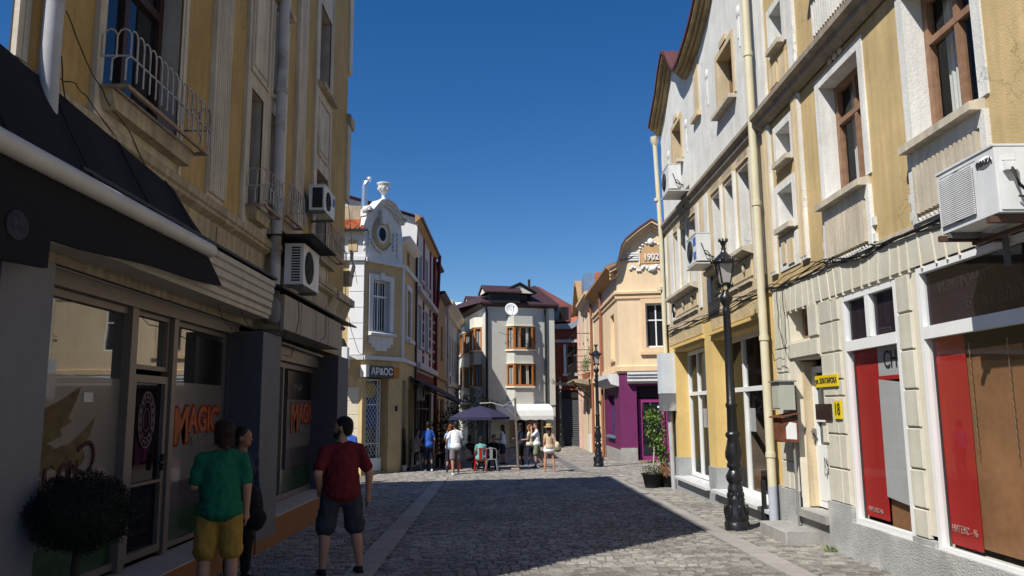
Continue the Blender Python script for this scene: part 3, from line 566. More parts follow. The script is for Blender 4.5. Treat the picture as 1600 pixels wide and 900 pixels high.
# window balconies
WROUGHT = mat('worn_white_railing', (.5, .46, .42), rough=.6, var=.25, scale=15, dirt=(.2, .09, .04, 1))
def railing(u0, u1, z, out=.32, n=14, first=False):
    f.part('balcony_bracket', Mb().prism([(u0 + .12, z - .2), (u1 - .12, z - .2), (u1 - .02, z - .03), (u0 + .02, z - .03)], -.16, .0), CREAM_D)
    fl = f.part('balcony_frame', Mb().box(u0, u1, -out, -out + .035, z - .035, z).box(u0, u0 + .035, -out + .035, 0, z - .035, z).box(u1 - .035, u1, -out + .035, 0, z - .035, z).box(u0 + .04, u1 - .04, -out + .13, -out + .15, z - .03, z - .01).box(u0 + .04, u1 - .04, -out + .22, -out + .24, z - .03, z - .01), RUST)
    b = Mb()
    def bar(x0, d0, x1, d1):   # one hoop: two uprights and a round top, belly pushed outwards low down
        h1, h2 = .26, .5; r = .009; dx, dd = x1 - x0, d1 - d0; m = ((x0 + x1) / 2, (d0 + d1) / 2)
        ox, od = (0, -.07) if abs(dx) > abs(dd) else ((-.07 if x0 < (u0 + u1) / 2 else .07), 0)
        q = Mb(); q.tube([(x0 + ox, d0 + od, z), (x0 + ox, d0 + od, z + h1 * .8), (x0, d0, z + h1), (x0, d0, z + h2 - .03), (x0 + dx * .2, d0 + dd * .2, z + h2 + .02), m + (z + h2 + .035,), (x0 + dx * .8, d0 + dd * .8, z + h2 + .02), (x1, d1, z + h2 - .03), (x1, d1, z + h1)], r, 5)
        return q
    st_ = (u1 - u0) / n
    for k in range(n):
        q = bar(u0 + k * st_, -out, u0 + (k + 1) * st_, -out)
        if first: f.part('railing_hoop', q, WROUGHT, fl)
        else: b.add(q.v, q.f, True)
    for uu in (u0, u1):
        for k in range(2):
            q = bar(uu, -out + k * .13, uu, -out + (k + 1) * .13)
            if first: f.part('railing_hoop', q, WROUGHT, fl)
            else: b.add(q.v, q.f, True)
    b.tube([(u0, 0, z + .27), (u0, -out, z + .27), (u1, -out, z + .27), (u1, 0, z + .27)], .011, 5)
    f.part('railing', b, WROUGHT, fl)
railing(Y(6.98), Y(8.98), 4.74, n=15, first=True); railing(Y(11.2), Y(12.05), 4.72, n=6); railing(Y(12.45), Y(13.4), 4.86, n=7); railing(Y(15.3), Y(16.9), 4.9, n=11)
f.box('wall_ledge', CREAM_D, Y(18.3), Y(18.85), -.1, .35, 8.55, 8.8); f.box('corner_strip', CREAM, Y(18.3), Y(18.66), -.05, .3, 6.7, 8.55); f.box('corner_strip', CREAM, Y(18.3), Y(18.66), -.05, .3, 9.9, 12.0)
f.part('small_balcony', Mb().box(Y(18.5), Y(19.05), -.12, .35, 4.95, 5.02).prism([(Y(18.6), 4.7), (Y(18.9), 4.7), (Y(19.05), 4.95), (Y(18.55), 4.95)], -.1, .3), CREAM_D)
b = Mb()
for k in range(6): b.tube([(Y(18.65) + k * .07, -.12, 5.02), (Y(18.65) + k * .07, -.16, 5.2), (Y(18.65) + k * .07, -.1, 5.32), (Y(18.65) + k * .07, -.1, 5.55)], .008, 4)
b.tube([(Y(18.6), -.1, 5.55), (Y(19.05), -.1, 5.55), (Y(19.05), .3, 5.55)], .01, 4).tube([(Y(19.05), .3, 5.02), (Y(19.05), .3, 5.55)], .008, 4).tube([(Y(19.05), .1, 5.02), (Y(19.05), .1, 5.55)], .008, 4)
f.part('railing', b, WROUGHT)
# corner corbel and curved end of the string course
f.part('corner_corbel', Mb().prof([(-.1, 4.2), (.4, 4.2), (.4, 3.7), (.1, 3.7)], Y(16.9), Y(18.85)).prof([(.0, 4.42), (-.16, 4.36), (-.16, 4.2), (.4, 4.2), (.4, 4.42)], Y(17.2), Y(19.0)), CREAM_D)
# corner pipes
def pipe(path, r, m, name='downpipe', parent=None, n=10): return mk(name, Mb().tube(path, r, n), m, parent or a1, f.M)
pipe([(Y(12.35), -.16, 12), (Y(12.35), -.16, 3.0)], .085, PIPE_W, n=14)
for z_ in (4.3, 6.9): mk('pipe_collar', Mb().lathe([(.1, -.04), (.1, .04)], (Y(12.35), -.16, z_), 14), PIPE_W, a1, f.M)
pipe([(Y(5.95), -.2, 7), (Y(5.95), -.2, 4.6), (Y(6.05), -.16, 3.9)], .072, PIPE_W, n=14)
for k, q in enumerate((5.76, 5.84, 6.12, 6.22)): f.box('edge_moulding', CREAM, Y(q), Y(q) + .07, -.05, .0, 4.45, 12)
# ------ shop front
gd = .2
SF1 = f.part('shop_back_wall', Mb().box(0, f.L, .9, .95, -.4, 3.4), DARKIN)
f.part('plinth', Mb().box(Y(5.75), Y(11.26), -.33, .2, -.3, .16).box(Y(12.17), Y(16.38), -.35, .25, -.4, .22).box(Y(17.43), Y(18.6), -.3, .2, -.4, .2), ORBR)
f.part('plinth_cap', Mb().box(Y(5.75), Y(11.26), -.34, .2, .16, .175).box(Y(12.17), Y(16.38), -.36, .25, .22, .235), mat('pale_stone_edge', (.5, .42, .36), bump=.1))
for a, b_ in ((5.35, 5.99), (11.26, 12.17), (16.38, 17.43)):
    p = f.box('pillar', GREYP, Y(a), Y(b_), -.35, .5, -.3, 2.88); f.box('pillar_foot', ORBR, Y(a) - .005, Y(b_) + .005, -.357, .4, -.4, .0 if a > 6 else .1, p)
    f.box('pillar_side', GREYP2, Y(a) - .006, Y(a), -.345, .5, .0, 2.87, p)  # near side of each pillar in a darker grey than its front
FILM = mat('frosted_film', (.14, .13, .125), rough=.3, var=.06, bump=0, coat=.5); GREENF = mat('green_leaf_film', (.015, .05, .014), rough=.3, var=.6, scale=9, bump=0, coat=.5); DKF = mat('dark_picture_film', (.05, .045, .055), rough=.3, var=.5, scale=7, bump=0, coat=.5)
sw = f.window(Y(6.0), Y(8.38), .22, 2.84, gd, ALU, cols=(), fr=.07, gl=G_SHOP, name='shop_window', label='left shop window with a gold winged picture')
f.box('door_post', ALU, Y(8.26), Y(8.4), .1, .24, .2, 3.2); f.box('door_post', ALU, Y(9.32), Y(9.44), .1, .24, .2, 3.2)
f.box('header_beam', ALU, Y(6.0), Y(11.5), .08, .26, 2.845, 3.06); f.part('header_rail', Mb().tube([(Y(6.0), .04, 3.07), (Y(12.2), .04, 3.0)], .022, 6).tube([(Y(6.0), .07, 3.0), (Y(11.5), .07, 2.98)], .012, 5), ALU2)
GREENP = mat('grey_green_glass_panel', (.13, .16, .13), rough=.12, var=.05, bump=0, spec=.6)
for a, b_ in ((6.0, 8.25), (8.41, 9.31), (9.45, 11.2)): f.box('fanlight', GREENP, Y(a), Y(b_), .12, .14, 3.08, 3.5)
f.box('corner_post', GREYP2, Y(11.2), Y(11.5), .1, .3, .2, 3.3)
dd = f.window(Y(8.42), Y(9.3), .24, 2.16, gd - .02, ALU, cols=(), rows=(.4,), fr=.08, mull=.03, gl=G_DOOR, name='door', label='glazed shop door with dark oval ornament')
f.window(Y(8.42), Y(9.3), 2.22, 2.84, gd, ALU, cols=(), fr=.05, gl=G_SHOP, name='fanlight_window')
f.part('door_handle', Mb().box(Y(9.16), Y(9.2), .08, .12, 1.12, 1.3).box(Y(9.04), Y(9.2), .06, .085, 1.2, 1.225), CABLE, dd)
OV = mat('dim_purple_print', (.10, .06, .085), rough=.4, bump=0)
b = Mb()
for rr, ww in ((.3, .03), (.2, .022), (.12, .015)):
    b.tube([(Y(8.86) + rr * .62 * math.cos(t * math.pi / 12), .168, 1.68 + rr * math.sin(t * math.pi / 12)) for t in range(25)], ww * .5, 5)
for t in range(16): b.ell((Y(8.86) + .25 * .62 * math.cos(t * math.pi / 8), .166, 1.68 + .25 * math.sin(t * math.pi / 8)), (.022, .008, .035), nu=6, nv=4)
f.part('oval_ornament', b, OV, dd)
sw2 = f.window(Y(9.44), Y(11.24), .22, 2.84, gd, ALU, cols=(), fr=.06, gl=G_SHOP, name='shop_window', label='shop window with orange lettering on frosted film')
f.box('frosted_film', FILM, Y(9.5), Y(11.18), gd - .012, gd - .006, .95, 2.12, sw2); f.box('dark_film', DKF, Y(9.5), Y(11.18), gd - .012, gd - .006, .62, .95, sw2); f.box('green_film', GREENF, Y(9.5), Y(11.18), gd - .012, gd - .006, .29, .62, sw2)
f.box('blackout_panel', mat('black_panel', (.01, .01, .012), rough=.3, bump=0), Y(10.2), Y(11.18), gd - .012, gd - .006, 2.12, 2.72, sw2)
f.box('frosted_film', FILM, Y(6.1), Y(8.3), gd - .012, gd - .006, .95, 2.1, sw); f.box('green_film', GREENF, Y(6.1), Y(8.3), gd - .012, gd - .006, .3, .62, sw)
ORL = mat('orange_lettering', (.36, .115, .045), bump=0, var=.15, scale=10); ORD = mat('dark_red_lettering', (.2, .012, .008), bump=0, var=0); GRL = mat('grey_lettering', (.16, .15, .15), bump=0, var=0)
def magic(fc, par, u0, wd, z, dz):
    for m_, off, dep in ((ORD, .035, dz), (ORL, .008, dz - .004)):
        text(par, 'M', wd * .40, m_, fc.M @ Matrix.Translation((u0 + wd * .17, dep, z)) @ Matrix.Rotation(-.05, 4, 'Y'), bold=off * 1.1, font_sx=1.0)
        text(par, 'AGIC', wd * .29, m_, fc.M @ Matrix.Translation((u0 + wd * .66, dep, z + wd * .05)), bold=off, font_sx=1.0)
    text(par, 'The Gathering', wd * .115, GRL, fc.M @ Matrix.Translation((u0 + wd * .66, dz, z - wd * .115)), bold=.004, font_sx=.95)
magic(f, sw2, Y(9.6), 1.5, 1.58, gd - .02)
# gold winged ornament with letters on the left window
GOLD = mat('gold_print', (.12, .085, .04), bump=0, var=.4, scale=6); MAR = mat('dark_red_print', (.06, .02, .022), bump=0, var=.3, scale=6)
b = Mb()
def blade(pts, dep): b.add([(Y(p), dep, q) for p, q in pts], [tuple(range(len(pts)))])
blade([(6.5, 1.55), (6.75, 1.75), (7.15, 1.86), (7.5, 2.0), (7.42, 1.85), (7.32, 1.72), (7.38, 1.68), (7.2, 1.62), (7.24, 1.56), (7.0, 1.5), (6.7, 1.45)], gd - .016)
blade([(7.3, 1.45), (7.55, 1.56), (7.8, 1.72), (7.72, 1.56), (7.66, 1.5), (7.6, 1.42), (7.35, 1.38)], gd - .016)
b.ell((Y(6.85), gd - .014, 1.38), (.33, .006, .14)).ell((Y(7.35), gd - .015, 1.36), (.3, .006, .12)); f.part('gold_wing_print', b, GOLD, sw)
b = Mb().tube([(Y(7.5 + .3 * math.sin(k * .26)), gd - .016, 1.42 - .012 * k + .1 * math.sin(k * .5)) for k in range(14)], .022, 5); f.part('red_tail_print', b, MAR, sw)
for k, ch in enumerate('U-GI-OH'): text(sw, ch, .24, MAR, f.M @ Matrix.Translation((Y(6.55) + k * .15, gd - .024, 1.16 + .012 * k)), bold=.01)
f.box('small_note', PAPER, Y(7.55), Y(7.72), gd - .02, gd - .014, 1.86, 1.95, sw)
# second shop window beyond the pillar
s3 = f.window(Y(12.17), Y(17.0), .25, 2.62, gd, ALU, cols=(.42,), fr=.09, gl=G_SHOP, name='shop_window', label='far shop window with orange lettering and green film')
f.box('frosted_film', FILM, Y(14.62), Y(16.86), gd - .012, gd - .006, 1.1, 1.98, s3); f.box('dark_film', DKF, Y(14.62), Y(16.86), gd - .012, gd - .006, .75, 1.1, s3); f.box('green_film', GREENF, Y(12.3), Y(16.86), gd - .012, gd - .006, .36, .74, s3)
f.box('blackout_panel', MATS['black_panel'], Y(14.62), Y(16.86), gd - .012, gd - .006, 1.98, 2.5, s3)
magic(f, s3, Y(14.8), 1.8, 1.62, gd - .02); text(s3, 'КАФЕ БАР', .16, GRL, f.M @ Matrix.Translation((Y(15.2), gd - .02, 2.2)))
f.box('header_beam', ALU, Y(12.17), Y(16.4), .05, .26, 2.63, 2.9); f.part('header_rail', Mb().tube([(Y(12.2), -.02, 2.92), (Y(16.4), -.02, 2.86)], .03, 6), ALU2)
# roller box above the first window and beige sign box above the second
WBOX = mat('off_white_sheet', (.46, .42, .36), rough=.55, var=.08, streak=.2, bump=.03)
rb = Mb(); pr = [(-.0, 3.62), (-.46, 3.6)]; 
for k in range(5): pr += [(-.46 + .0 * k, 3.6 - .1 * k), (-.48 + .012 * k, 3.585 - .1 * k), (-.48 + .012 * k, 3.52 - .1 * k), (-.455 + .012 * k, 3.505 - .1 * k)]
pr += [(-.40, 3.06), (-.1, 3.06), (0.0, 3.1)]
f.part('roller_box', rb.prof(pr, Y(6.0), Y(11.3)), WBOX)
f.part('roller_box_top', Mb().prof([(0, 3.7), (0, 3.66), (-.5, 3.62), (-.5, 3.65)], Y(6.0), Y(11.35)), CABLE)
sb = f.box('sign_box', mat('beige_sign_sheet', (.33, .29, .24), rough=.6, var=.1, streak=.3, bump=.03), Y(11.9), Y(16.05), -.45, .0, 2.98, 3.5)
for k in range(3): f.box('panel_joint', CABLE, Y(12.9 + k), Y(12.9 + k) + .012, -.453, -.44, 2.99, 3.49, sb)
f.part('canopy_sheet', Mb().prof([(0, 3.66), (-.5, 3.56), (-.5, 3.59), (0, 3.7)], Y(11.6), Y(17.5)), CABLE)
# low neighbour in front, mostly outside the picture
n1 = yb('low_building', 'low dark building at the left edge beneath the black awning', XL, -2, math.pi / 2)
shell(n1, [(XL, -2), (XL, 5.4), (-12, 5.4), (-12, -2)], -.2, 3.6, GREYP2)
# black awning
aw = thing('black_awning', 'big black awning with white roller tube over the left shop', 'awning', FR(-3.4, 7, math.pi / 2, 3.0))
A = Mb(); NY, NX = 30, 8; gp = []
for i in range(NY + 1):
    y_ = 3.2 + 5.34 * i / NY; zt = 4.55 - .37 * i / NY; zb_ = 3.5 + .06 * i / NY
    gp += [(-3.62 + .42 * j / NX, y_, zt + (zb_ - zt) * j / NX - .05 * math.sin(math.pi * j / NX) * (1 + .5 * math.sin(y_ * 6.5))) for j in range(NX + 1)]
A.add(gp, [(i * (NX + 1) + j, i * (NX + 1) + j + 1, (i + 1) * (NX + 1) + j + 1, (i + 1) * (NX + 1) + j) for i in range(NY) for j in range(NX)], True)
for k in range(5): y_ = 3.9 + k * 1.1; A.tube([(-3.62, y_, 4.51 - .075 * k), (-3.42, y_, 3.98 - .02 * k), (-3.2, y_, 3.53)], .006, 4)
mk('canopy', A, BLACKF, aw, I4)
V = Mb()
pts = [(3.2, 3.4), (8.5, 3.43), (8.98, 3.17)] + [(8.98 - .43 * k, 3.17 - .2 * k / 8 - .012 * math.sin(k * 1.1)) for k in range(1, 8)] + [(5.55, 2.97), (5.54, 2.76), (3.2, 2.6)]
V.add([(-3.2, p, q) for p, q in pts] + [(-3.23, p, q) for p, q in pts], [tuple(range(len(pts))), tuple(range(2 * len(pts) - 1, len(pts) - 1, -1))]); mk('valance', V, BLACKF, aw, I4)
mk('roller_tube', Mb().tube([(-3.18, 3.2, 3.46), (-3.18, 8.52, 3.485)], .075, 16), mat('grey_white_tube', (.5, .49, .47), rough=.5, var=.1), aw, I4)
mk('awning_emblem', Mb().ell((-3.195, 5.15, 2.98), (.006, .13, .1)), mat('grey_blue_print', (.03, .03, .05), var=.7, scale=20, bump=0), aw, I4)

# ================================================================ LEFT, MIDDLE: corner house with oval window
BY = mat('corner_yellow_plaster', (.56, .42, .22), var=.12, streak=.15); BWH = mat('white_stucco', (.70, .70, .70), var=.08, streak=.12, bump=.3)
b1 = yb('corner_house', 'ornate yellow and white corner house with an urn and oval window', -4.4, 29, math.pi / 2)
P0, P1, P2, P3 = (-12, 27.9), (-4.97, 28.17), (-3.85, 29.7), (-3.75, 33.2)
shell(b1, [P1, P2, P3, (-12, 33.2), P0], -.6, 8.15, BWH, skip=(0, 1, 4))
fl = Fc(b1, P0, P1); L = fl.L
fl.wall('side_wall', BY, 0, L, -.6, 3.62); fl.wall('side_wall', BY, 0, L - 1.2, 3.62, 7.1); fl.wall('attic_wall', BWH, 0, L, 7.1, 8.2)
fl.box('quoin_panel', BY, L - 1.2, L, .0, .05, 3.62, 7.1)
for k in range(6): fl.box('quoin', mat('bright_white_quoin', (.80, .80, .80), var=.05, bump=.1), L - .55, L - .02, -.07, .02, 3.72 + k * .56, 3.72 + k * .56 + .545, bev=.012)
fl.box('cornice', BWH, 0, L, -.16, .02, 7.08, 7.22); fl.box('string_course', BWH, 0, L, -.12, .02, 3.55, 3.7); fl.box('vent_panel', BY, L - .62, L - .3, -.03, .02, 7.45, 7.85)
for k in range(5): fl.box('wall_panel', mat('pale_wall_panel', (.66, .60, .47), var=.05), L - .62, L - .08, -.035, .01, .2 + k * .48, .67 + k * .48, bev=.01)
fl.prism = None
rf = fl.part('tiled_roof', Mb().add([(0, -.2, 8.2), (L, -.2, 8.2), (L - 1.2, 2.6, 9.3), (0, 2.6, 9.3)], [(0, 1, 2, 3)]), TILE)
for r_ in range(5):
    for k in range(14): fl.part('roof_tile', Mb().lathe([(.085, -.2), (.075, .2)], (L - .1 - k * .17, -.05 + r_ * .34, 8.27 + r_ * .135), 6, ax='y'), TILE, rf)
fl.box('gutter', CABLE, L - 3, L + .1, -.3, -.18, 8.15, 8.2); fl.box('parapet_wall', CREAM_D, L - 2.2, L - .35, 1.3, 2.4, 8.9, 9.45)
ff = Fc(b1, P1, P2); L = ff.L
ff.wall('front_wall', BY, 0, L, 3.62, 7.1, [(.38, 1.22, 4.6, 6.46)], depth=.22, reveal=BWH); ff.wall('ground_wall', BY, .0, L, -.6, 3.62, [(.08, 1.15, -.35, 2.95)], depth=.35)
top = [(0, 8.2), (.1, 8.75), (.28, 8.8), (.35, 9.05), (.6, 9.25), (.95, 9.35), (1.3, 9.25), (1.55, 9.05), (1.62, 8.8), (1.8, 8.75), (L, 8.2)]
ov = []; C0 = (.76, 8.15)
ff.part('attic_wall', Mb().prism([(0, 7.1), (L, 7.1), (L, 8.2)] + top[::-1][1:], 0, .35), BWH)
ff.part('oval_field', Mb().lathe([(.0, -.03), (.55, -.03), (.55, .01)], (C0[0], 0, C0[1]), 28, sx=.85, sy=1.25, ax='y'), BY)
ff.part('oval_surround', Mb().lathe([(.22, -.02), (.22, -.09), (.27, -.1), (.3, -.04), (.3, .0)], (C0[0], 0, C0[1] + .03), 28, sx=.9, sy=1.2, ax='y', caps=False), BWH)
ff.part('oval_window', Mb().lathe([(.0, -.04), (.24, -.04)], (C0[0], 0, C0[1] + .03), 24, sx=.9, sy=1.2, ax='y'), G_DARK)
pc = Mb()
cr = [(-.1, 8.95), (.1, 8.95), (.25, 9.12), (.5, 9.38), (.85, 9.5), (1.2, 9.4), (1.45, 9.15), (1.65, 8.98), (1.9, 8.95)]
for (a, z), (c, z2) in zip(cr, cr[1:]):
    for k, (dd_, h0, h1) in enumerate(((-.1, -.22, -.12), (-.2, -.12, -.04), (-.28, -.04, .03))): pc.add([(a, dd_, z + h0), (c, dd_, z2 + h0), (c, dd_, z2 + h1), (a, dd_, z + h1), (a, .2, z + h0), (c, .2, z2 + h0), (c, .2, z2 + h1), (a, .2, z + h1)], [(0, 1, 2, 3), (0, 1, 5, 4), (3, 2, 6, 7), (0, 3, 7, 4), (1, 2, 6, 5)])
ff.part('pediment', pc, BWH)
ff.part('keystone', Mb().prism([(.66, 8.55), (.86, 8.55), (.93, 9.05), (.6, 9.05)], -.18, 0), BWH)
ur = Mb().lathe([(.02, 9.38), (.2, 9.38), (.18, 9.5), (.07, 9.56), (.06, 9.7), (.12, 9.78), (.19, 9.9), (.21, 10.0), (.2, 10.06), (.25, 10.1), (.25, 10.14), (.19, 10.15), (.02, 10.1)], (.85, .0, 0), 18)
for k in range(8): ur.ell((.85 + .2 * math.cos(k * .785), .2 * math.sin(k * .785), 9.92), (.035, .035, .05), nu=6, nv=4)
ff.part('urn', ur, BWH)
g_ = Mb()
for k in range(17):
    t = (k - 8) / 8; g_.ell((.76 + t * .5, -.05, 7.52 + .36 * t * t), (.055, .05, .055), nu=7, nv=5)
for sx_ in (-1, 1):
    for k in range(5): g_.ell((.76 + sx_ * .62, -.04, 8.25 - k * .14), (.05, .05, .06), nu=6, nv=5); g_.ell((.76 + sx_ * .85, -.02, 8.3 - k * .2), (.06, .04, .09), nu=6, nv=5)
ff.part('garland', g_, BWH)
ff.part('scroll', Mb().lathe([(.02, -.2), (.15, -.2), (.15, .05)], (-.02, 0, 8.95), 14, ax='y').lathe([(.02, -.2), (.13, -.2), (.13, .05)], (1.78, 0, 8.9), 14, ax='y').prism([(-.25, 8.2), (.12, 8.2), (.2, 8.9), (.0, 8.85)], -.08, .1), BWH)
ff.box('cornice', BWH, -.05, L + .05, -.14, .02, 7.06, 7.2); ff.box('string_course', BWH, -.05, L + .05, -.12, .02, 3.56, 3.7)
ff.surround(.38, 1.22, 4.6, 6.46, .2, .06, BWH, bottom=False)
wd_ = ff.window(.38, 1.22, 4.6, 6.46, .2, WHITE, cols=(.5,), rows=(.68,), fr=.06, name='barred_window')
g_ = Mb()
for k in range(7): g_.tube([(.44 + k * .12, .06, 4.62), (.44 + k * .12, .06, 6.44)], .012, 5)
g_.box(.4, 1.2, .05, .07, 5.85, 5.9); ff.part('window_bars', g_, WHITE, wd_); ff.box('keystone', BWH, .7, .9, -.1, .0, 6.48, 6.74, wd_)
ff.part('sill', Mb().prof([(-.2, 4.44), (-.2, 4.52), (0, 4.6), (0, 4.42)], .16, 1.46), BWH, wd_); ff.part('apron', Mb().prism([(.2, 4.42), (1.42, 4.42), (1.42, 4.15), (1.28, 4.15), (1.28, 4.02), (1.1, 4.02), (1.1, 3.9), (.5, 3.9), (.5, 4.02), (.34, 4.02), (.34, 4.15), (.2, 4.15)], -.05, 0), BWH, wd_)
dr = ff.window(.1, 1.12, -.36, 2.9, .3, WHITE, cols=(.2, .86), rows=(.13, .3, .72), fr=.05, name='shop_door', label='white shop door behind a diamond security grille')
ff.box('blue_poster', mat('blue_poster', (.03, .1, .3), bump=0, var=.4), .2, 1.05, .285, .29, 1.15, 2.8, dr); ff.part('yellow_shape', Mb().ell((.62, .28, 2.5), (.32, .005, .28)), mat('yellow_print', (.5, .36, .03), bump=0), dr)
ff.box('kick_panel', WHITE, .15, 1.1, .16, .27, -.33, .12, dr)
g_ = Mb()
for k in range(-9, 13):
    for s_ in (1, -1):
        x0, x1 = .17, .98; z0, z1 = .18, 2.0; n_ = .155; c = k * n_
        pts = []
        for t in range(2): pass
        za = c * 1.35 + (0 if s_ > 0 else .85); zb = za + s_ * 1.35 * (x1 - x0)
        if max(za, zb) < z0 or min(za, zb) > z1 + .8: continue
        def cl(x): return max(0, min(1, x))
        t0, t1 = 0, 1
        for lim in (z0, z1 + .8):
            if (za - lim) * (zb - lim) < 0:
                t = (lim - za) / (zb - za)
                if (za < lim) == (lim == z0): t0 = max(t0, t)
                else: t1 = min(t1, t)
        if t1 > t0: g_.tube([(x0 + (x1 - x0) * t0, .12, za + (zb - za) * t0), (x0 + (x1 - x0) * t1, .12, za + (zb - za) * t1)], .008, 4, caps=False)
ff.part('security_grille', g_, WHITE, dr)
sg = thing('shop_sign', 'grey box sign with white Cyrillic letters over the grilled door', 'sign', ff.M @ Matrix.Translation((0, -.1, 3.0)))
mk('sign_case', Mb().box(.0, 1.2, -.3, .0, 2.94, 3.34), mat('grey_sign_face', (.09, .095, .1), bump=0), sg, ff.M); mk('case_end', Mb().box(-.16, -.005, -.3, .0, 2.94, 3.36), WHITEP, sg, ff.M); mk('orange_patch', Mb().box(1.21, 1.5, -.3, -.0, 2.96, 3.32), mat('orange_sign_face', (.5, .2, .03), bump=0), sg, ff.M)
text(sg, 'АР&ОС', .33, WHITE, ff.M @ Matrix.Translation((.62, -.31, 3.13)), bold=.006, font_sx=.95)
ff.part('pillar', Mb().box(1.16, 1.72, -.1, .3, -.6, 2.92), BY); ff.part('door_jamb', Mb().box(-.12, .06, -.1, .3, -.6, 2.92), BY); ff.box('number_plate', mat('dark_blue_plate', (.02, .025, .05), bump=0), 1.5, 1.63, -.11, -.1, 1.75, 1.95)
fs = Fc(b1, P2, P3); L = fs.L
fs.wall('street_wall', BY, 0, L, 3.62, 8.25, [(1.15, 2.1, 4.62, 6.45), (1.2, 1.9, 7.45, 8.0)], depth=.22); fs.wall('ground_wall', BY, 0, L, -.6, 3.62, [(.35, 1.3, -.2, 2.9), (1.9, 3.3, -.5, 2.6)], depth=.5)
fs.surround(1.15, 2.1, 4.62, 6.45, .18, .06, BWH); fs.window(1.15, 2.1, 4.62, 6.45, .2, WHITE, rows=(.7,)); fs.box('cornice', BWH, 0, L, -.14, .02, 7.06, 7.2); fs.box('string_course', BWH, 0, L, -.12, .02, 3.56, 3.7); fs.part('eaves', Mb().prof([(0, 8.05), (-.1, 8.1), (-.3, 8.25), (-.3, 8.32), (0, 8.3)], 0, L), BWH)
fs.box('pilaster', BWH, -.02, .3, -.06, .02, 3.7, 7.06); fs.part('downpipe', Mb().tube([(L - .3, -.1, 8.2), (L - .3, -.1, -.4)], .05, 8), BROWNW); fs.box('white_sill', BWH, 1.0, 2.3, -.2, .02, 4.36, 4.5)  # sill in the same white stucco as the other trim
fs.box('ground_glazing', G_DARK, .35, 1.3, .4, .42, -.2, 2.9); fs.box('dark_panel', DARKIN, .45, 1.2, -.02, .1, -.5, 1.1); fs.box('dark_doorway', DARKIN, 1.9, 3.3, .45, .5, -.5, 2.6)
fl.part('chimney_pipe', Mb().tube([(fl.L - .3, 1.6, 8.4), (fl.L - .3, 1.6, 10.3), (fl.L - .27, 1.6, 10.5), (fl.L - .18, 1.58, 10.58), (fl.L - .1, 1.56, 10.56)], .125, 12), mat('bright_sheet_metal', (.6, .66, .72), rough=.3, metal=.9, bump=0))

# red and white house
c1 = yb('red_white_house', 'narrow white house with dark red bands and overhanging roof', -3.75, 37, math.pi / 2)
CW = mat('lilac_white_plaster', (.55, .53, .54), var=.1, streak=.15)
shell(c1, [(-3.75, 33.2), (-3.7, 41.6), (-12, 41.6), (-12, 33.2)], -.7, 9.6, BWH, skip=(0,))
f = Fc(c1, (-3.75, 33.2), (-3.7, 41.6)); Y = lambda a: a - 33.2
oc = [(Y(34.4), Y(35.7), 4.55, 6.35), (Y(37.2), Y(38.6), 4.6, 6.4), (Y(34.6), Y(35.7), 7.5, 8.9), (Y(37.2), Y(38.4), 7.5, 8.9), (Y(34.2), Y(40.5), -.4, 2.6)]
f.wall('front_wall', CW, 0, f.L, -.7, 9.9, oc, depth=.2)
for a, b_ in ((33.25, 33.8), (36.2, 36.6), (39.2, 39.7), (40.9, 41.6)):
    f.box('red_band', MAROON, Y(a), Y(b_), -.04, .02, 7.1, 9.7); f.box('red_band', MAROON, Y(a), Y(b_), -.04, .02, 3.9, 6.7)
    for k in range(5): f.box('band_block', CW, Y(a) - .05, Y(b_) + .05, -.06, .02, 4.2 + k * .5, 4.3 + k * .5)
f.box('corner_pier', MAROON, Y(40.9), Y(41.62), -.12, .1, 6.6, 9.8); f.box('cornice', CW, 0, f.L, -.25, .02, 6.75, 6.95); f.box('cornice', CW, 0, f.L, -.25, .02, 3.5, 3.75); f.box('red_base', MAROON, 0, f.L, -.03, .02, 2.65, 3.4)
for o in oc[:4]: f.window(o[0], o[1], o[2], o[3], .18, WHITE); f.box('sill', CW, o[0] - .1, o[1] + .1, -.14, .1, o[2] - .12, o[2])
f.window(*oc[4][:4], .18, BROWNW, cols=(.25, .5, .75), rows=(.75,))
f.part('eaves', Mb().prof([(0, 9.6), (-.22, 9.8), (-.22, 9.86), (0, 10.0)], -.3, f.L + .2), mat('brown_eaves', (.4, .24, .12), var=.15)); f.part('gutter', Mb().tube([(-.3, -.28, 9.88), (f.L + .2, -.28, 9.88)], .06, 8), CABLEG)
f.part('downpipe', Mb().tube([(f.L + .1, -.28, 9.9), (f.L + .1, -.25, 9.3), (f.L + .1, -.2, 7.5), (f.L, -.1, 6.5), (f.L, -.1, 0)], .09, 8), MAROON)
f.part('roof', Mb().add([(-.3, -.24, 9.88), (f.L + .2, -.24, 9.88), (f.L + .2, 4, 11.2), (-.3, 4, 11.2)], [(0, 1, 2, 3)]), ROOFB); f.part('gable_wall', Mb().prism([(0, 9.6), (0, 9.62), (0.01, 9.6)], 0, .1).add([(-.01, 0, 8), (-.01, 4, 8), (-.01, 4, 11.1), (-.01, -.1, 9.85)], [(0, 1, 2, 3)]), BWH)
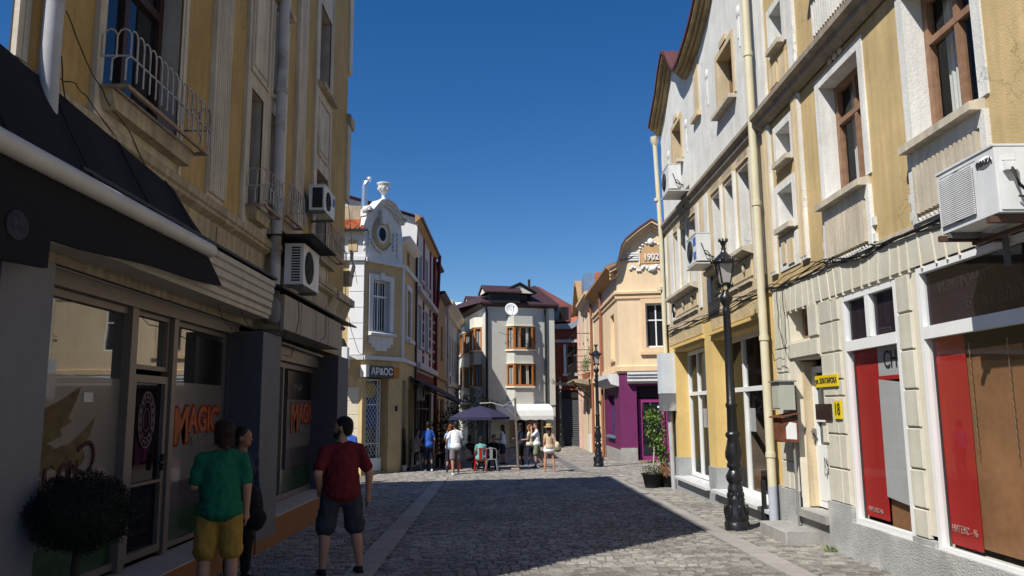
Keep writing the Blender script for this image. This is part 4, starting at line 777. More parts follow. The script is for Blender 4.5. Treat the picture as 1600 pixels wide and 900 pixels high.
# ochre narrow house, then the ornate grey one
d1 = yb('narrow_ochre_house', 'narrow weathered ochre house between the red banded and grey houses', -3.7, 45, math.pi / 2)
DOC = mat('weathered_ochre', (.42, .29, .15), var=.25, streak=.3, dirt=(.25, .2, .15, 1))
shell(d1, [(-3.7, 41.6), (-3.65, 48.8), (-12, 48.8), (-12, 41.6)], -.8, 8.2, WHITEP, skip=(0,))
f = Fc(d1, (-3.7, 41.6), (-3.65, 48.8)); og = [(1, 2.2, 4.6, 6.6), (4.2, 5.4, 4.6, 6.6), (.8, 3, -.6, 2.4), (4, 6.4, -.6, 2.4)]
f.wall('front_wall', DOC, 0, f.L, -.8, 8.3, og, top=[(0, 8.3), (.3, 9.3), (1.4, 9.5), (2.6, 9.2), (3.4, 8.5), (f.L, 8.3)])
for o in og: f.window(o[0], o[1], o[2], o[3], .2, BROWNW)
f.part('eaves', Mb().prof([(0, 8.1), (-.35, 8.3), (-.35, 8.42), (0, 8.4)], 2.8, f.L), BROWNW); f.part('gable_coping', Mb().prof([(.1, 9.3), (-.3, 9.45), (-.3, 9.55), (.1, 9.6)], .1, 2.7), CABLE); f.box('cornice', DOC, 0, f.L, -.15, 0, 3.5, 3.8)
f.box('roof_sheet', WHITE, 0, 1.6, .1, 3, 9.3, 9.9)
e1 = yb('ornate_grey_house', 'grey white house with tall narrow windows far down the left side', -3.65, 55, math.pi / 2)
shell(e1, [(-3.65, 48.8), (-3.5, 61), (-12, 61), (-12, 48.8)], -.9, 8.3, WHITEP, skip=(0,))
f = Fc(e1, (-3.65, 48.8), (-3.5, 61)); og = [(1 + k * 2.2, 2 + k * 2.2, 4.1, 6.6) for k in range(5)] + [(1 + k * 3, 3.2 + k * 3, -.8, 2.3) for k in range(3)]
f.wall('front_wall', mat('grey_stucco', (.52, .51, .49), var=.15, streak=.3), 0, f.L, -.9, 8.4, og)
for o in og: f.window(o[0], o[1], o[2], o[3], .2, WHITEP)
f.part('cornice', Mb().prof([(0, 7.6), (-.2, 7.7), (-.2, 8.0), (-.5, 8.3), (-.5, 8.5), (0, 8.6)], 0, f.L), CREAM); f.box('string_course', CREAM, 0, f.L, -.2, 0, 3.3, 3.6); f.part('downpipe', Mb().tube([(.2, -.15, 8), (.2, -.15, 0)], .06, 6), PIPE_W)
# pale building seen through the gap
h1 = yb('pale_back_building', 'pale building with glazed top floor behind the beige house', -4.5, 66, 0)
f = Fc(h1, (-10, 66), (-.5, 66)); og = [(4.0 + k * 1.5, 4.6 + k * 1.5, 1.5 + j * 3, 3.6 + j * 3) for k in range(3) for j in range(2)]
f.wall('front_wall', mat('patchy_white_render', (.62, .60, .55), var=.25, scale=1.2, dirt=(.4, .34, .27, 1)), 0, f.L, -1.2, 8.0, og)
for o in og: f.window(o[0], o[1], o[2], o[3], .2, BROWNW, cols=())
shell(h1, [(-10, 66), (-.5, 66), (-.5, 76), (-10, 76)], -1.2, 8.0, WHITEP, skip=(0,)); f.window(3.5, 9, 8.0, 9.9, 1.0, WHITE, cols=(.2, .4, .6, .8), rows=(.5,), name='glazed_storey'); f.part('white_roof', Mb().prof([(.6, 9.9), (2.5, 11.0), (8, 11.0), (8, 9.9)], 3.5, 9), WHITE)
# ================================================================ END OF THE STREET: beige house with bay windows
BM = mat('cream_beige_render', (.72, .69, .59), var=.05, bump=.1)
ROOFG = mat('dark_brown_roof', (.06, .032, .034), rough=.55, var=.15)
g1 = yb('bay_window_house', 'pale beige house with brown bay windows closing the street', -1.4, 57, 0)
PA, PB, PC = (-3.43, 64.8), (-1.41, 57.0), (3.65, 58.8)
shell(g1, [PA, PB, PC, (3.65, 68), (-3.43, 68)], -1.2, 9.3, BM, skip=(0, 1))
f = Fc(g1, PB, PC); L = f.L; f.wall('front_wall', BWALL, 0, L, 2.1, 9.35); f.wall('ground_wall', BM, 0, L, -1.2, 2.1, [(1.75, 4.6, -.95, 1.95)], depth=.5)
def bay_stack(f, uc, w1_, w2_, dp, floors, wallm, name='bay'):
    """canted bay: base half width w1_, front half width w2_, projecting dp; floors=[(z0,z1)] window bands"""
    pts = [(uc - w1_, 0), (uc - w2_, -dp), (uc + w2_, -dp), (uc + w1_, 0)]
    zb = min(z for z, _ in floors) - 1.35; zt = max(z for _, z in floors) + .75
    lv = sorted([zb] + [q for p in floors for q in p] + [zt]); b = Mb()
    for i in range(0, len(lv) - 1, 2):
        z0, z1 = lv[i], lv[i + 1]
        b = Mb()
        for (a, d0), (c, d1) in zip(pts, pts[1:]): b.quad((a, d0, z0), (c, d1, z0), (c, d1, z1), (a, d0, z1))
        b.add([(p[0], p[1], z0) for p in pts], [(0, 1, 2, 3)]); b.add([(p[0], p[1], z1) for p in pts], [(0, 1, 2, 3)])
        o = f.part(name, b, wallm)
    for z0, z1 in floors:
        for z, e in ((z0, .12), (z1, .06)):
            q = [(uc - w1_ - e, 0), (uc - w2_ - e * .6, -dp - e), (uc + w2_ + e * .6, -dp - e), (uc + w1_ + e, 0)]
            f.part('bay_ledge', Mb().add([(p[0], p[1], z - .14) for p in q] + [(p[0], p[1], z - .02) for p in q], [(0, 1, 2, 3), (7, 6, 5, 4)] + [(i, (i + 1) % 4, 4 + (i + 1) % 4, 4 + i) for i in range(4)]) if z == z0 else Mb().add([(p[0], p[1], z + .0) for p in q] + [(p[0], p[1], z + .08) for p in q], [(0, 1, 2, 3), (7, 6, 5, 4)] + [(i, (i + 1) % 4, 4 + (i + 1) % 4, 4 + i) for i in range(4)]), BM, o)
        fb = Mb()
        wn = None
        for i, ((a, d0), (c, d1)) in enumerate(zip(pts, pts[1:])):
            n = math.hypot(c - a, d1 - d0); Mx = f.M @ FR(a, d0, math.atan2(d1 - d0, c - a)); q = Mb(); t = .11
            q.box(0, t, -.02, .08, z0, z1).box(n - t, n, -.02, .08, z0, z1).box(t, n - t, -.02, .08, z0, z0 + t).box(t, n - t, -.02, .08, z1 - t, z1)
            if i == 1: q.box(n * .3, n * .3 + .07, -.02, .08, z0 + t, z1 - t)
            wn = mk('window', q, ORWOOD, g1, Mx); mk('pane', Mb().quad((t, .03, z0 + t), (n - t, .03, z0 + t), (n - t, .03, z1 - t), (t, .03, z1 - t)), G_CLEAR, wn, Mx)
            cb = Mb()
            for k in range(24):
                x0, x1 = t + (n - 2 * t) * k / 24, t + (n - 2 * t) * (k + 1) / 24
                if (k // 4) % 3 == 1 or (i != 1 and k % 12 < 7): cb.add([(x0, .12 + .02 * (k % 2), z0 + .1), (x1, .12 + .02 * ((k + 1) % 2), z0 + .1), (x1, .12 + .02 * ((k + 1) % 2), z1 - .1), (x0, .12 + .02 * (k % 2), z1 - .1)], [(0, 1, 2, 3)])
            if cb.v: mk('curtain', cb, CURT, wn, Mx)
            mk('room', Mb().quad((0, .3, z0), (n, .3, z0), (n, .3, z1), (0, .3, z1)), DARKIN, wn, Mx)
bay_stack(f, 2.75, 1.12, .72, .5, [(6.1, 7.75), (3.47, 5.05)], BWALL)
f.part('eaves', Mb().prof([(0, 9.15), (-.45, 9.3), (-.45, 9.42), (0, 9.4)], -.3, L + .2), ROOFG)
f.part('downpipe', Mb().tube([(L - .75, -.15, 9.1), (L - .75, -.12, 2)], .08, 8), CABLE); f.part('downpipe', Mb().tube([(-.05, -.4, 9.25), (.1, -.12, 8.7), (.1, -.12, -1)], .09, 8), CABLE)
f.box('corner_strip', BM, L - .45, L, -.06, .02, 2.1, 9.3)
f.part('roof', Mb().add([(-.4, -.45, 9.38), (L + .3, -.45, 9.38), (L + .3, 9, 9.4), (-2, 9, 9.4), (.6, 2.4, 10.35), (3.4, 2.4, 10.45), (5.1, 3, 11.35)], [(0, 1, 6, 5), (0, 5, 4), (1, 2, 6), (2, 3, 4, 5, 6), (3, 0, 4)]), ROOFG)
f.part('dormer', Mb().box(1.75, 3.35, .2, 3, 8.4, 10.15), CABLE); f.part('dormer_front', Mb().box(1.95, 3.15, .1, .19, 8.5, 9.6), DARKIN)
f.part('dormer_gable', Mb().prism([(1.5, 10.2), (3.7, 10.2), (2.6, 10.75)], -.25, 0), BM); f.part('dormer_roof', Mb().prism([(1.3, 10.2), (2.6, 10.85), (3.9, 10.2), (3.9, 10.3), (2.6, 11.0), (1.3, 10.3)], -.35, 3), CABLE)
f.part('ridge_vent', Mb().tube([(4.6, 3, 11.0), (4.6, 3, 11.8)], .1, 6), CABLE)
f.box('shop_glass', G_DARK, 1.8, 4.55, .3, .32, -.95, 1.9); f.part('shop_frame', Mb().box(1.75, 1.85, .2, .3, -.95, 1.95).box(3.1, 3.2, .2, .3, -.95, 1.95).box(4.3, 4.5, .2, .3, -.95, 1.95), CREAM); f.box('stall_riser', CREAM, 1.75, 3.1, .1, .3, -1.0, -.5)
f.part('gutter_bracket', Mb().tube([(.9, -.3, 7.3), (1.6, -.25, 7.1), (2.9, -.6, 7.2)], .015, 4), CABLE)
fc = Fc(g1, PA, PB); L = fc.L; fc.wall('front_wall', BM, 0, L, 2.1, 9.3); fc.wall('ground_wall', BM, 0, L, -1.3, 2.1, [(2, 4.5, -1.0, 1.9), (5.4, 7.2, -1, 1.9)], depth=.5)
bay_stack(fc, 2.2, 1.15, .75, .5, [(6.1, 7.7), (3.47, 5.05)], BM); bay_stack(fc, 5.9, 1.15, .75, .5, [(6.1, 7.75), (3.47, 5.05)], BM)
fc.part('eaves', Mb().prof([(0, 9.1), (-.4, 9.25), (-.4, 9.4), (0, 9.4)], -.2, L + .2), ROOFG)
for u in (1.2, 6.9):
    fc.part('dormer', Mb().box(u, u + 1.6, .3, 2.5, 9.4, 10.1), CABLE); fc.part('dormer_roof', Mb().prism([(u - .25, 10.1), (u + .8, 10.6), (u + 1.85, 10.1), (u + 1.85, 10.2), (u + .8, 10.75), (u - .25, 10.2)], -.2, 2.6), ROOFG); fc.part('dormer_gable', Mb().prism([(u - .1, 10.1), (u + 1.7, 10.1), (u + .8, 10.55)], -.1, .0), BM)
# white curved awning on the beige house
wa = thing('white_awning', 'white curved shop awning at the end of the street', 'awning', FR(1, 56, 0, 2))
f = Fc(wa, PB, PC); wa_pts = [(.0, 2.2), (-.5, 2.17), (-.95, 2.02), (-1.25, 1.75), (-1.35, 1.35), (-1.35, 1.1)]
A = Mb()
for u in range(12):
    u0, u1 = .45 + u * .35, .45 + (u + 1) * .35
    for (d0, z0), (d1, z1) in zip(wa_pts, wa_pts[1:]):
        e = .05 * ((u % 2)) if z1 == 1.1 else 0
        A.add([(u0, d0, z0), (u1, d0, z0), (u1, d1, z1 - e), (u0, d1, z1 - .05 * ((u + 1) % 2) * (z1 == 1.1))], [(0, 1, 2, 3)], True)
for uu in (.45, .45 + 12 * .35): A.add([(uu, p, q) for p, q in wa_pts] + [(uu, 0, 1.1)], [tuple(range(7))])
f.part('canopy', A, WHITE)
# satellite dish
sdh = thing('satellite_dish', 'white round satellite dish high on the beige house', 'dish', FR(.5, 56.2, 0, 8.8))
Mx = Matrix.Translation((.5, 56.1, 8.82)) @ Matrix.Rotation(.25, 4, 'Z') @ Matrix.Rotation(-.25, 4, 'X')
mk('reflector', Mb().lathe([(.01, .12), (.2, .105), (.36, .06), (.47, 0), (.475, .01), (.36, .075), (.01, .14)], (0, 0, 0), 24, ax='y'), WHITE, sdh, Mx)
mk('feed_arm', Mb().tube([(0, .1, -.45), (0, -.45, -.3), (0, -.55, -.1)], .02, 6).ell((0, -.55, -.05), (.05, .08, .05)).tube([(0, .1, 0), (0, .6, -.35)], .03, 6), CABLEG, sdh, Mx)

# brick red building
q1 = yb('red_building', 'brick red building with a grey shutter right of the beige house', 5, 60, 0)
f = Fc(q1, (3.4, 60), (8, 60)); o_ = [(1.2, 2.9, 4.45, 6.55), (.5, 4.6, -1.0, 3.2)]
f.wall('front_wall', REDW, 0, f.L, -1.2, 8.2, o_, depth=.4); shell(q1, [(3.4, 60), (8, 60), (8, 68), (3.4, 68)], -1.2, 8.2, REDW, skip=(0,))
wn = f.window(*o_[0], .35, REDBR, cols=(.5,), rows=(.65,)); f.box('white_mullion', WHITEP, 1.0, 1.2, -.04, .3, 4.4, 6.6, wn); f.box('sill', WHITEP, .9, 3.1, -.2, .1, 4.25, 4.42)
f.box('pilaster', REDW, .2, .8, -.12, .02, 3.3, 7.4)
for z in (3.55, 6.75): f.box('string_course', mat('weathered_white_band', (.5, .47, .44), var=.2, dirt=(.3, .1, .06, 1)), 0, f.L, -.15, .02, z, z + .22)
f.part('eaves', Mb().prism([(0, 7.75), (1.6, 7.75), (2.4, 8.2), (4.6, 8.9), (4.6, 9.4), (2.3, 8.6), (1.5, 8.15), (0, 8.1)], -.4, .1), mat('blue_grey_gutter', (.3, .32, .36), rough=.5))
ROOFR = mat('dull_red_roof', (.20, .07, .065), var=.12); f.part('roof', Mb().add([(-.3, -.3, 8.1), (2.8, -.3, 8.9), (2.8, 2, 9.3), (-.8, 2, 11.4), (-.9, -.2, 9.4)], [(0, 1, 2), (0, 2, 3), (0, 3, 4)]), ROOFR)
f.part('roof_light', Mb().box(.1, 1.6, -.35, 1.2, 8.3, 9.5), ROOFR); f.box('pane', G_DARK, .35, 1.4, -.37, -.34, 8.45, 9.4)
sh_ = Mb()
for k in range(26): sh_.prof([(.2, -1.0 + k * .15), (.17, -.97 + k * .15), (.17, -.9 + k * .15), (.2, -.87 + k * .15)], .55, 4.6)
f.part('roller_shutter', sh_, mat('dark_grey_shutter', (.10, .105, .11), rough=.5, var=.1), None); f.box('dark_lintel', DARKIN, .5, 4.6, .1, .16, 2.6, 3.2); f.box('door_post', IRON, .45, .62, -.1, .3, -1.2, 3.2); f.box('dark_bin', CABLE, 3.0, 3.6, -.3, .1, -1.0, .6)
text(q1, 'JOS', .5, WHITEP, f.M @ Matrix.Translation((3.0, .16, .95)), bold=.005)
t2 = yb('tiled_roof_house', 'house with orange tiled roof behind the red building', 7, 74, 0)
mk('tiled_roof', Mb().add([(5.5, 72, 9.6), (14, 72, 9.6), (14, 78, 11.9), (7, 78, 11.9)], [(0, 1, 2, 3)]), TILE, t2, I4); mk('wall', Mb().box(5.6, 14, 73, 80, -1.5, 9.6), CREAM_D, t2, I4)

# ================================================================ RIGHT, THIRD: peach corner house dated 1902
p1_ = yb('peach_corner_house', 'peach corner house dated 1902 with a purple shop below', 5, 35, 0)
PA, PB, PC = (5.0, 44.5), (5.0, 35.1), (12, 34.0)
shell(p1_, [PA, PB, PC, (12, 44.5)], -.8, 7.9, PEACH, skip=(0, 1))
f = Fc(p1_, PB, PC); L = f.L; pr = [(0, 7.9), (.12, 8.3), (.25, 8.8), (.45, 9.1), (1.0, 9.55), (1.6, 9.95), (2.3, 9.55), (3.2, 9.1), (3.5, 8.6), (3.7, 7.9)]
f.wall('front_wall', PEACH, 0, L, 3.6, 7.9, [(1.22, 2.1, 4.42, 6.36), (3.5, 4.4, 4.42, 6.36)], depth=.25, top=[(0, 7.9)] + pr[1:] + [(L, 7.9)])
f.wall('ground_wall', PURP, 0, L, -.55, 3.6, [(.72, 2.6, -.45, 2.75), (2.9, 5.5, -.45, 2.75)], depth=.35)
ev = Mb(); co = Mb()
for (a, z), (c, z2) in zip([(-.3, 7.75)] + pr, pr):
    for k, (dd_, h0, h1) in enumerate(((-.12, -.3, -.16), (-.25, -.16, -.02), (-.38, -.02, .08))): ev.add([(a, dd_, z + h0), (c, dd_, z2 + h0), (c, dd_, z2 + h1), (a, dd_, z + h1), (a, .2, z + h0), (c, .2, z2 + h0), (c, .2, z2 + h1), (a, .2, z + h1)], [(0, 1, 2, 3), (0, 1, 5, 4), (3, 2, 6, 7)])
    co.add([(a, -.42, z + .085), (c, -.42, z2 + .085), (c, -.42, z2 + .16), (a, -.42, z + .16), (a, .6, z + .085), (c, .6, z2 + .085), (c, .6, z2 + .16), (a, .6, z + .16)], [(0, 1, 2, 3), (0, 1, 5, 4), (3, 2, 6, 7)])
f.part('gable_cornice', ev, PEACH_D); f.part('coping', co, ROOFB)
f.part('cornice', Mb().prof([(0, 6.5), (-.06, 6.6), (-.06, 6.75), (-.13, 6.8), (-.13, 6.9), (0, 6.95)], -.1, L), PEACH_D); f.part('string_course', Mb().prof([(0, 3.3), (-.12, 3.4), (-.12, 3.6), (0, 3.65)], -.1, L), PEACH_D)
f.surround(1.22, 2.1, 4.42, 6.36, .2, .05, PEACH_D); wn = f.window(1.22, 2.1, 4.42, 6.36, .2, WHITE, rows=(.62,), fr=.07); f.box('sill', PEACH_D, .95, 2.35, -.12, .05, 4.1, 4.24, wn)
f.window(3.5, 4.4, 4.42, 6.36, .2, WHITE, rows=(.62,))
ORN = mat('white_relief', (.80, .80, .79), var=.04, bump=.1)
f.part('date_field', Mb().prism([(1.05, 8.15), (2.1, 8.15), (2.1, 8.75), (1.85, 8.95), (1.3, 8.95), (1.05, 8.7)], -.03, 0), mat('tan_field', (.55, .34, .17), var=.1))
o_ = Mb()
for k in range(4): o_.box(.5, .98, -.06, 0, 8.3 + k * .1, 8.36 + k * .1)
for k in range(15): o_.ell((.62 + k * .105, -.05, 7.92 + .1 * math.sin(k * 1.3)), (.075, .035, .05 + .03 * (k % 2)), nu=7, nv=5)
for k in range(9): t = math.pi * k / 8; o_.ell((1.55 - .5 * math.cos(t), -.05, 8.72 + .38 * math.sin(t)), (.07, .03, .045), nu=7, nv=5)
o_.ell((1.55, -.08, 9.12), (.14, .07, .15)).ell((1.6, -.08, 7.9), (.16, .08, .13)).box(1.0, 1.05, -.06, 0, 8.1, 8.75)
f.part('white_relief', o_, ORN); text(p1_, '1902', .4, ORN, f.M @ Matrix.Translation((1.55, -.05, 8.42)), depth=.03, bold=.006, font_sx=.85)
f.part('shop_cornice', Mb().prof([(0, 2.85), (-.3, 2.95), (-.3, 3.08), (-.36, 3.12), (-.36, 3.2), (-.42, 3.24), (-.42, 3.34), (0, 3.38)], .35, L), WHITEP)
f.part('shop_cornice_cap', Mb().box(.3, L, -.43, .0, 3.34, 3.37), ALU2)
f.box('granite_base', STONE, -.02, .7, -.06, .02, -.6, .1); dr = f.window(.78, 1.9, -.42, 2.2, .3, PURP2, cols=(), fr=.16, name='shop_door', label='purple framed glass shop door'); f.box('sign_board', mat('dark_sign', (.03, .02, .028), bump=0), .72, 2.6, .2, .25, 2.25, 2.75)
f.window(1.95, 2.6, -.42, 2.2, .3, PURP2, cols=(), fr=.12, name='shop_window'); f.box('small_sticker', WHITE, 1.6, 1.75, .28, .29, 1.8, 1.88); f.box('door_step', mat('brown_granite', (.3, .2, .14), var=.3, scale=15), .7, 2.9, -.1, .1, -.75, -.42)
fs = Fc(p1_, PA, PB); L = fs.L; fs.wall('street_wall', PEACH, 0, L, 3.6, 7.9, [(6.9, 8.2, 4.05, 6.1, .2), (2.6, 3.6, 5.0, 6.2, .2)], depth=.18); fs.wall('ground_wall', PURP, 4.0, L, -.8, 3.3, [(5.4, 7.6, .55, 2.4)], depth=.2); fs.wall('ground_wall', PEACH, 0, 4.0, -.8, 3.6, [(1, 2.6, -.6, 2.2)], depth=.4)
fs.wall('ground_wall_top', PEACH, 4.0, L, 3.3, 3.6); fs.box('window_picture', mat('blue_purple_picture', (.06, .04, .16), bump=0, var=.6, scale=3), 5.4, 7.6, .17, .2, .55, 2.4); fs.box('blue_sill', mat('blue_grey_paint', (.1, .22, .27)), 5.3, 7.7, -.14, .02, .45, .55)
fs.box('niche_back', PEACH_D, 6.9, 8.2, .19, .21, 4.05, 6.1); fs.box('niche_sill', PEACH_D, 6.8, 8.3, -.1, .02, 3.9, 4.02); fs.part('cornice', Mb().prof([(0, 6.5), (-.06, 6.6), (-.06, 6.75), (-.13, 6.8), (-.13, 6.9), (0, 6.95)], 0, L), PEACH_D); fs.part('string_course', Mb().prof([(0, 3.3), (-.12, 3.4), (-.12, 3.6), (0, 3.65)], 0, L), PEACH_D)
fs.part('eaves', Mb().prof([(0, 7.6), (-.3, 7.8), (-.5, 7.95), (-.5, 8.05), (0, 8.2)], 0, L + .25), mat('brown_eaves', (.4, .24, .12))); fs.part('white_bracket_cornice', Mb().prof([(0, 2.75), (-.35, 2.85), (-.5, 3.1), (-.5, 3.3), (0, 3.3)], 4.4, L - .2), WHITEP)
CPR = mat('terracotta_pipe', (.3, .11, .06), rough=.6); fs.part('downpipe', Mb().tube([(4.0, -.12, 7.8), (4.0, -.12, -.6)], .075, 8), CPR); fs.box('granite_base', STONE, 4.6, L, -.05, .02, -.9, -.0)
fs.part('terracotta_stack', Mb().box(1.0, 1.8, .6, 1.4, 8.2, 9.3).box(2.5, 3.0, -.2, .6, 8.0, 8.9), mat('red_clay_tile', (.42, .12, .05))); fs.part('roof', Mb().add([(0, -.5, 8.06), (L + .2, -.5, 8.06), (L + .2, 4, 9.6), (0, 4, 9.6)], [(0, 1, 2, 3)]), ROOFB)
fs.box('round_motif_panel', mat('grey_blue_motif', (.2, .22, .3), bump=0), 2.8, 3.5, -.03, 0, -.2, 1.2)
# the cream house with a balcony
h2 = yb('balcony_house', 'cream house with an iron balcony before the red building', 5, 50, -math.pi / 2)
CRM = mat('cream_pink_plaster', (.72, .58, .42), var=.08, streak=.1); PINK = mat('pale_pink_plaster', (.66, .42, .36), var=.08)
PA, PB = (5.1, 55.5), (5.0, 44.5); shell(h2, [PA, PB, (12, 44.5), (12, 55.5)], -1.1, 8.4, CRM, skip=(0,))
f = Fc(h2, PA, PB); L = f.L; o_ = [(1, 2, 4.1, 6.2), (3.6, 4.5, 4.1, 6.0), (6.5, 7.6, 3.4, 6.0), (9.2, 10.1, 4.3, 6.0), (.8, 3, -1, 2.4), (4.5, 6.5, -.9, 2.4), (7.8, 9.8, -.9, 2.4)]
f.wall('front_wall', CRM, 0, L, -1.2, 8.3, o_, top=[(0, 8.3), (1.2, 9.0), (2.6, 10.1), (4.0, 9.7), (5.2, 8.7), (L, 8.3)])
for q in o_: f.window(q[0], q[1], q[2], q[3], .2, REDBR)
f.part('cornice', Mb().prof([(0, 7.5), (-.2, 7.7), (-.2, 7.9), (-.5, 8.2), (-.5, 8.35), (0, 8.4)], 4.8, L), PEACH_D); f.box('string_course', CRM, 0, L, -.15, 0, 3.2, 3.45)
f.part('gable_coping', Mb().prism([(-.1, 8.2), (1.2, 8.9), (2.6, 10.0), (4.0, 9.6), (5.2, 8.6), (5.2, 8.8), (4.0, 9.85), (2.6, 10.3), (1.2, 9.15), (-.1, 8.5)], -.4, .1), mat('brown_eaves', (.4, .24, .12)))
f.box('sheet_flashing', mat('bright_sheet_metal', (.6, .66, .72)), 6.5, 8.5, -.25, .3, 8.5, 9.8)
for a in (.3, 2.5, 5.6, 8.3, 10.4): f.box('pilaster', PINK if a < 3 else CRM, a, a + .4, -.08, .02, -1.1, 7.5)
f.part('balcony_floor', Mb().prof([(0, 3.1), (-1.0, 3.3), (-1.1, 3.4), (-1.1, 3.48), (0, 3.48)], 4.2, 9.6), CREAM_D); f.part('balcony_brace', Mb().tube([(8.5, 0, 2.4), (8.5, -1.0, 3.25)], .04, 5).tube([(5, 0, 2.4), (5, -1.0, 3.25)], .04, 5), IRON)
rb = Mb()
for z in (3.95, 4.45, 5.15): rb.tube([(4.2, 0, z), (4.2, -1.05, z), (9.6, -1.05, z), (9.6, 0, z)], .02, 4)
for k in range(19): rb.tube([(4.2 + k * .3, -1.05, 3.48), (4.2 + k * .3, -1.05, 4.45)], .012, 4)
for k in (0, 18): rb.tube([(4.2 + k * .3, -1.05, 3.48), (4.2 + k * .3, -1.05, 6.1)], .02, 4)
rb.tube([(4.2, -1.05, 6.1), (9.6, -1.05, 6.1), (9.6, 0, 6.1)], .02, 4); f.part('balcony_railing', rb, IRON); f.part('downpipe', Mb().tube([(L - .2, -.15, 8), (L - .2, -.15, -.6)], .07, 8), CPR); f.box('pale_base', WHITEP, 7.6, 8.6, -.14, .0, -1.1, .3)
# ================================================================ street furniture, air conditioners, cables, plants
def lamp(label, x, y, group='black cast iron street lamps'):
    z0 = gz(y); LS = .82; t = thing('street_lamp', label, 'street lamp', FR(x, y, 0, z0), group); M = W[t.name]
    mk('base', Mb().lathe([(q * 1.2, z_) for q, z_ in [(.165, -.03), (.165, .13), (.15, .15), (.155, .17), (.16, .22), (.145, .28), (.125, .4), (.115, .46), (.12, .5), (.1, .53), (.1, .62), (.105, .64), (.1, .66), (.085, .74)]], (0, 0, 0), 20), IRON, t, M)
    fo = Mb()
    for k in range(8): a = k * math.pi / 4; fo.ell((.18 * math.cos(a), .18 * math.sin(a), .32), (.028, .028, .1), nu=6, nv=5); fo.ell((.126 * math.cos(a), .126 * math.sin(a), .56), (.02, .02, .05), nu=6, nv=4)
    mk('base_relief', fo, IRON, t, M)
    mk('lower_shaft', Mb().lathe([(q * 1.18, z_) for q, z_ in [(.085, .74), (.115, .8), (.12, .86), (.085, .94), (.07, .98), (.1, 1.0), (.1, 1.04), (.085, 1.08), (.115, 1.16), (.115, 1.24), (.09, 1.36), (.075, 1.46), (.1, 1.5), (.1, 1.54), (.075, 1.57)]], (0, 0, 0), 20), IRON, t, M)
    mk('shaft', Mb().lathe([(q * 1.17, z_) for q, z_ in [(.073, 1.57), (.066, 1.95), (.08, 1.98), (.08, 2.02), (.064, 2.05), (.052, 3.5), (.06, 3.53), (.06, 3.58), (.048, 3.62), (.05, 3.66), (.09, 3.74), (.095, 3.8), (.06, 3.86), (.045, 3.9)]], (0, 0, 0), 16), IRON, t, M)
    lf = Mb().lathe([(.12, 4.02), (.13, 4.0), (.13, 4.04)], (0, 0, 0), 4)
    for k in range(4):
        a = math.pi / 4 + k * math.pi / 2; c, s = math.cos(a), math.sin(a)
        lf.tube([(.045 * c, .045 * s, 3.9), (.09 * c, .09 * s, 3.95), (.07 * c, .07 * s, 4.02)], .012, 5); lf.tube([(.125 * c * LS, .125 * s * LS, 4.03), (.215 * c * LS, .215 * s * LS, 4.36)], .013, 5)
        lf.ell((.15 * c * LS, .15 * s * LS, 4.0), (.03, .03, .04), nu=6, nv=5)
    lf.box(-.08, .08, -.08, .08, 4.0, 4.03); mk('lantern_frame', lf, IRON, t, M)
    g = Mb()
    for k in range(4):
        a = math.pi / 4 + k * math.pi / 2; b = a + math.pi / 2
        g.quad((LS * .118 * math.cos(a), LS * .118 * math.sin(a), 4.04), (LS * .118 * math.cos(b), LS * .118 * math.sin(b), 4.04), (LS * .208 * math.cos(b), LS * .208 * math.sin(b), 4.36), (LS * .208 * math.cos(a), LS * .208 * math.sin(a), 4.36))
    mk('lantern_glass', g, mat('milky_lamp_glass', (.42, .40, .39), rough=.3, var=.05, bump=0, spec=.5), t, M)
    r = Mb(); r.lathe([(q * LS, z_) for q, z_ in [(.235, 4.36), (.26, 4.38), (.25, 4.41), (.19, 4.46), (.12, 4.52), (.07, 4.56), (.045, 4.6), (.05, 4.64), (.035, 4.67), (.05, 4.7), (.075, 4.76)]], (0, 0, 0), 16)
    for k in range(8):
        a = k * math.pi / 4 + math.pi / 8; q = a
        r.prism([(0, 0), (0, 0)], 0, 0) if False else r.ell((.2 * math.cos(a), .2 * math.sin(a), 4.42), (.035, .035, .045), nu=6, nv=5); r.ell((.07 * math.cos(q), .07 * math.sin(q), 4.78), (.014, .014, .035), nu=5, nv=4)
    mk('lantern_roof', r, IRON, t, M); return t
l1 = lamp('near black lamp post standing before the yellow shop windows', 3.73, 13.3)
copy_tree(l1, FR(3.64, 31.9, 0, gz(31.9)), 'middle distance black lamp post before the purple shop'); copy_tree(l1, FR(3.85, 56, 0, gz(56)), 'farthest black lamp post in front of the grey shutter')

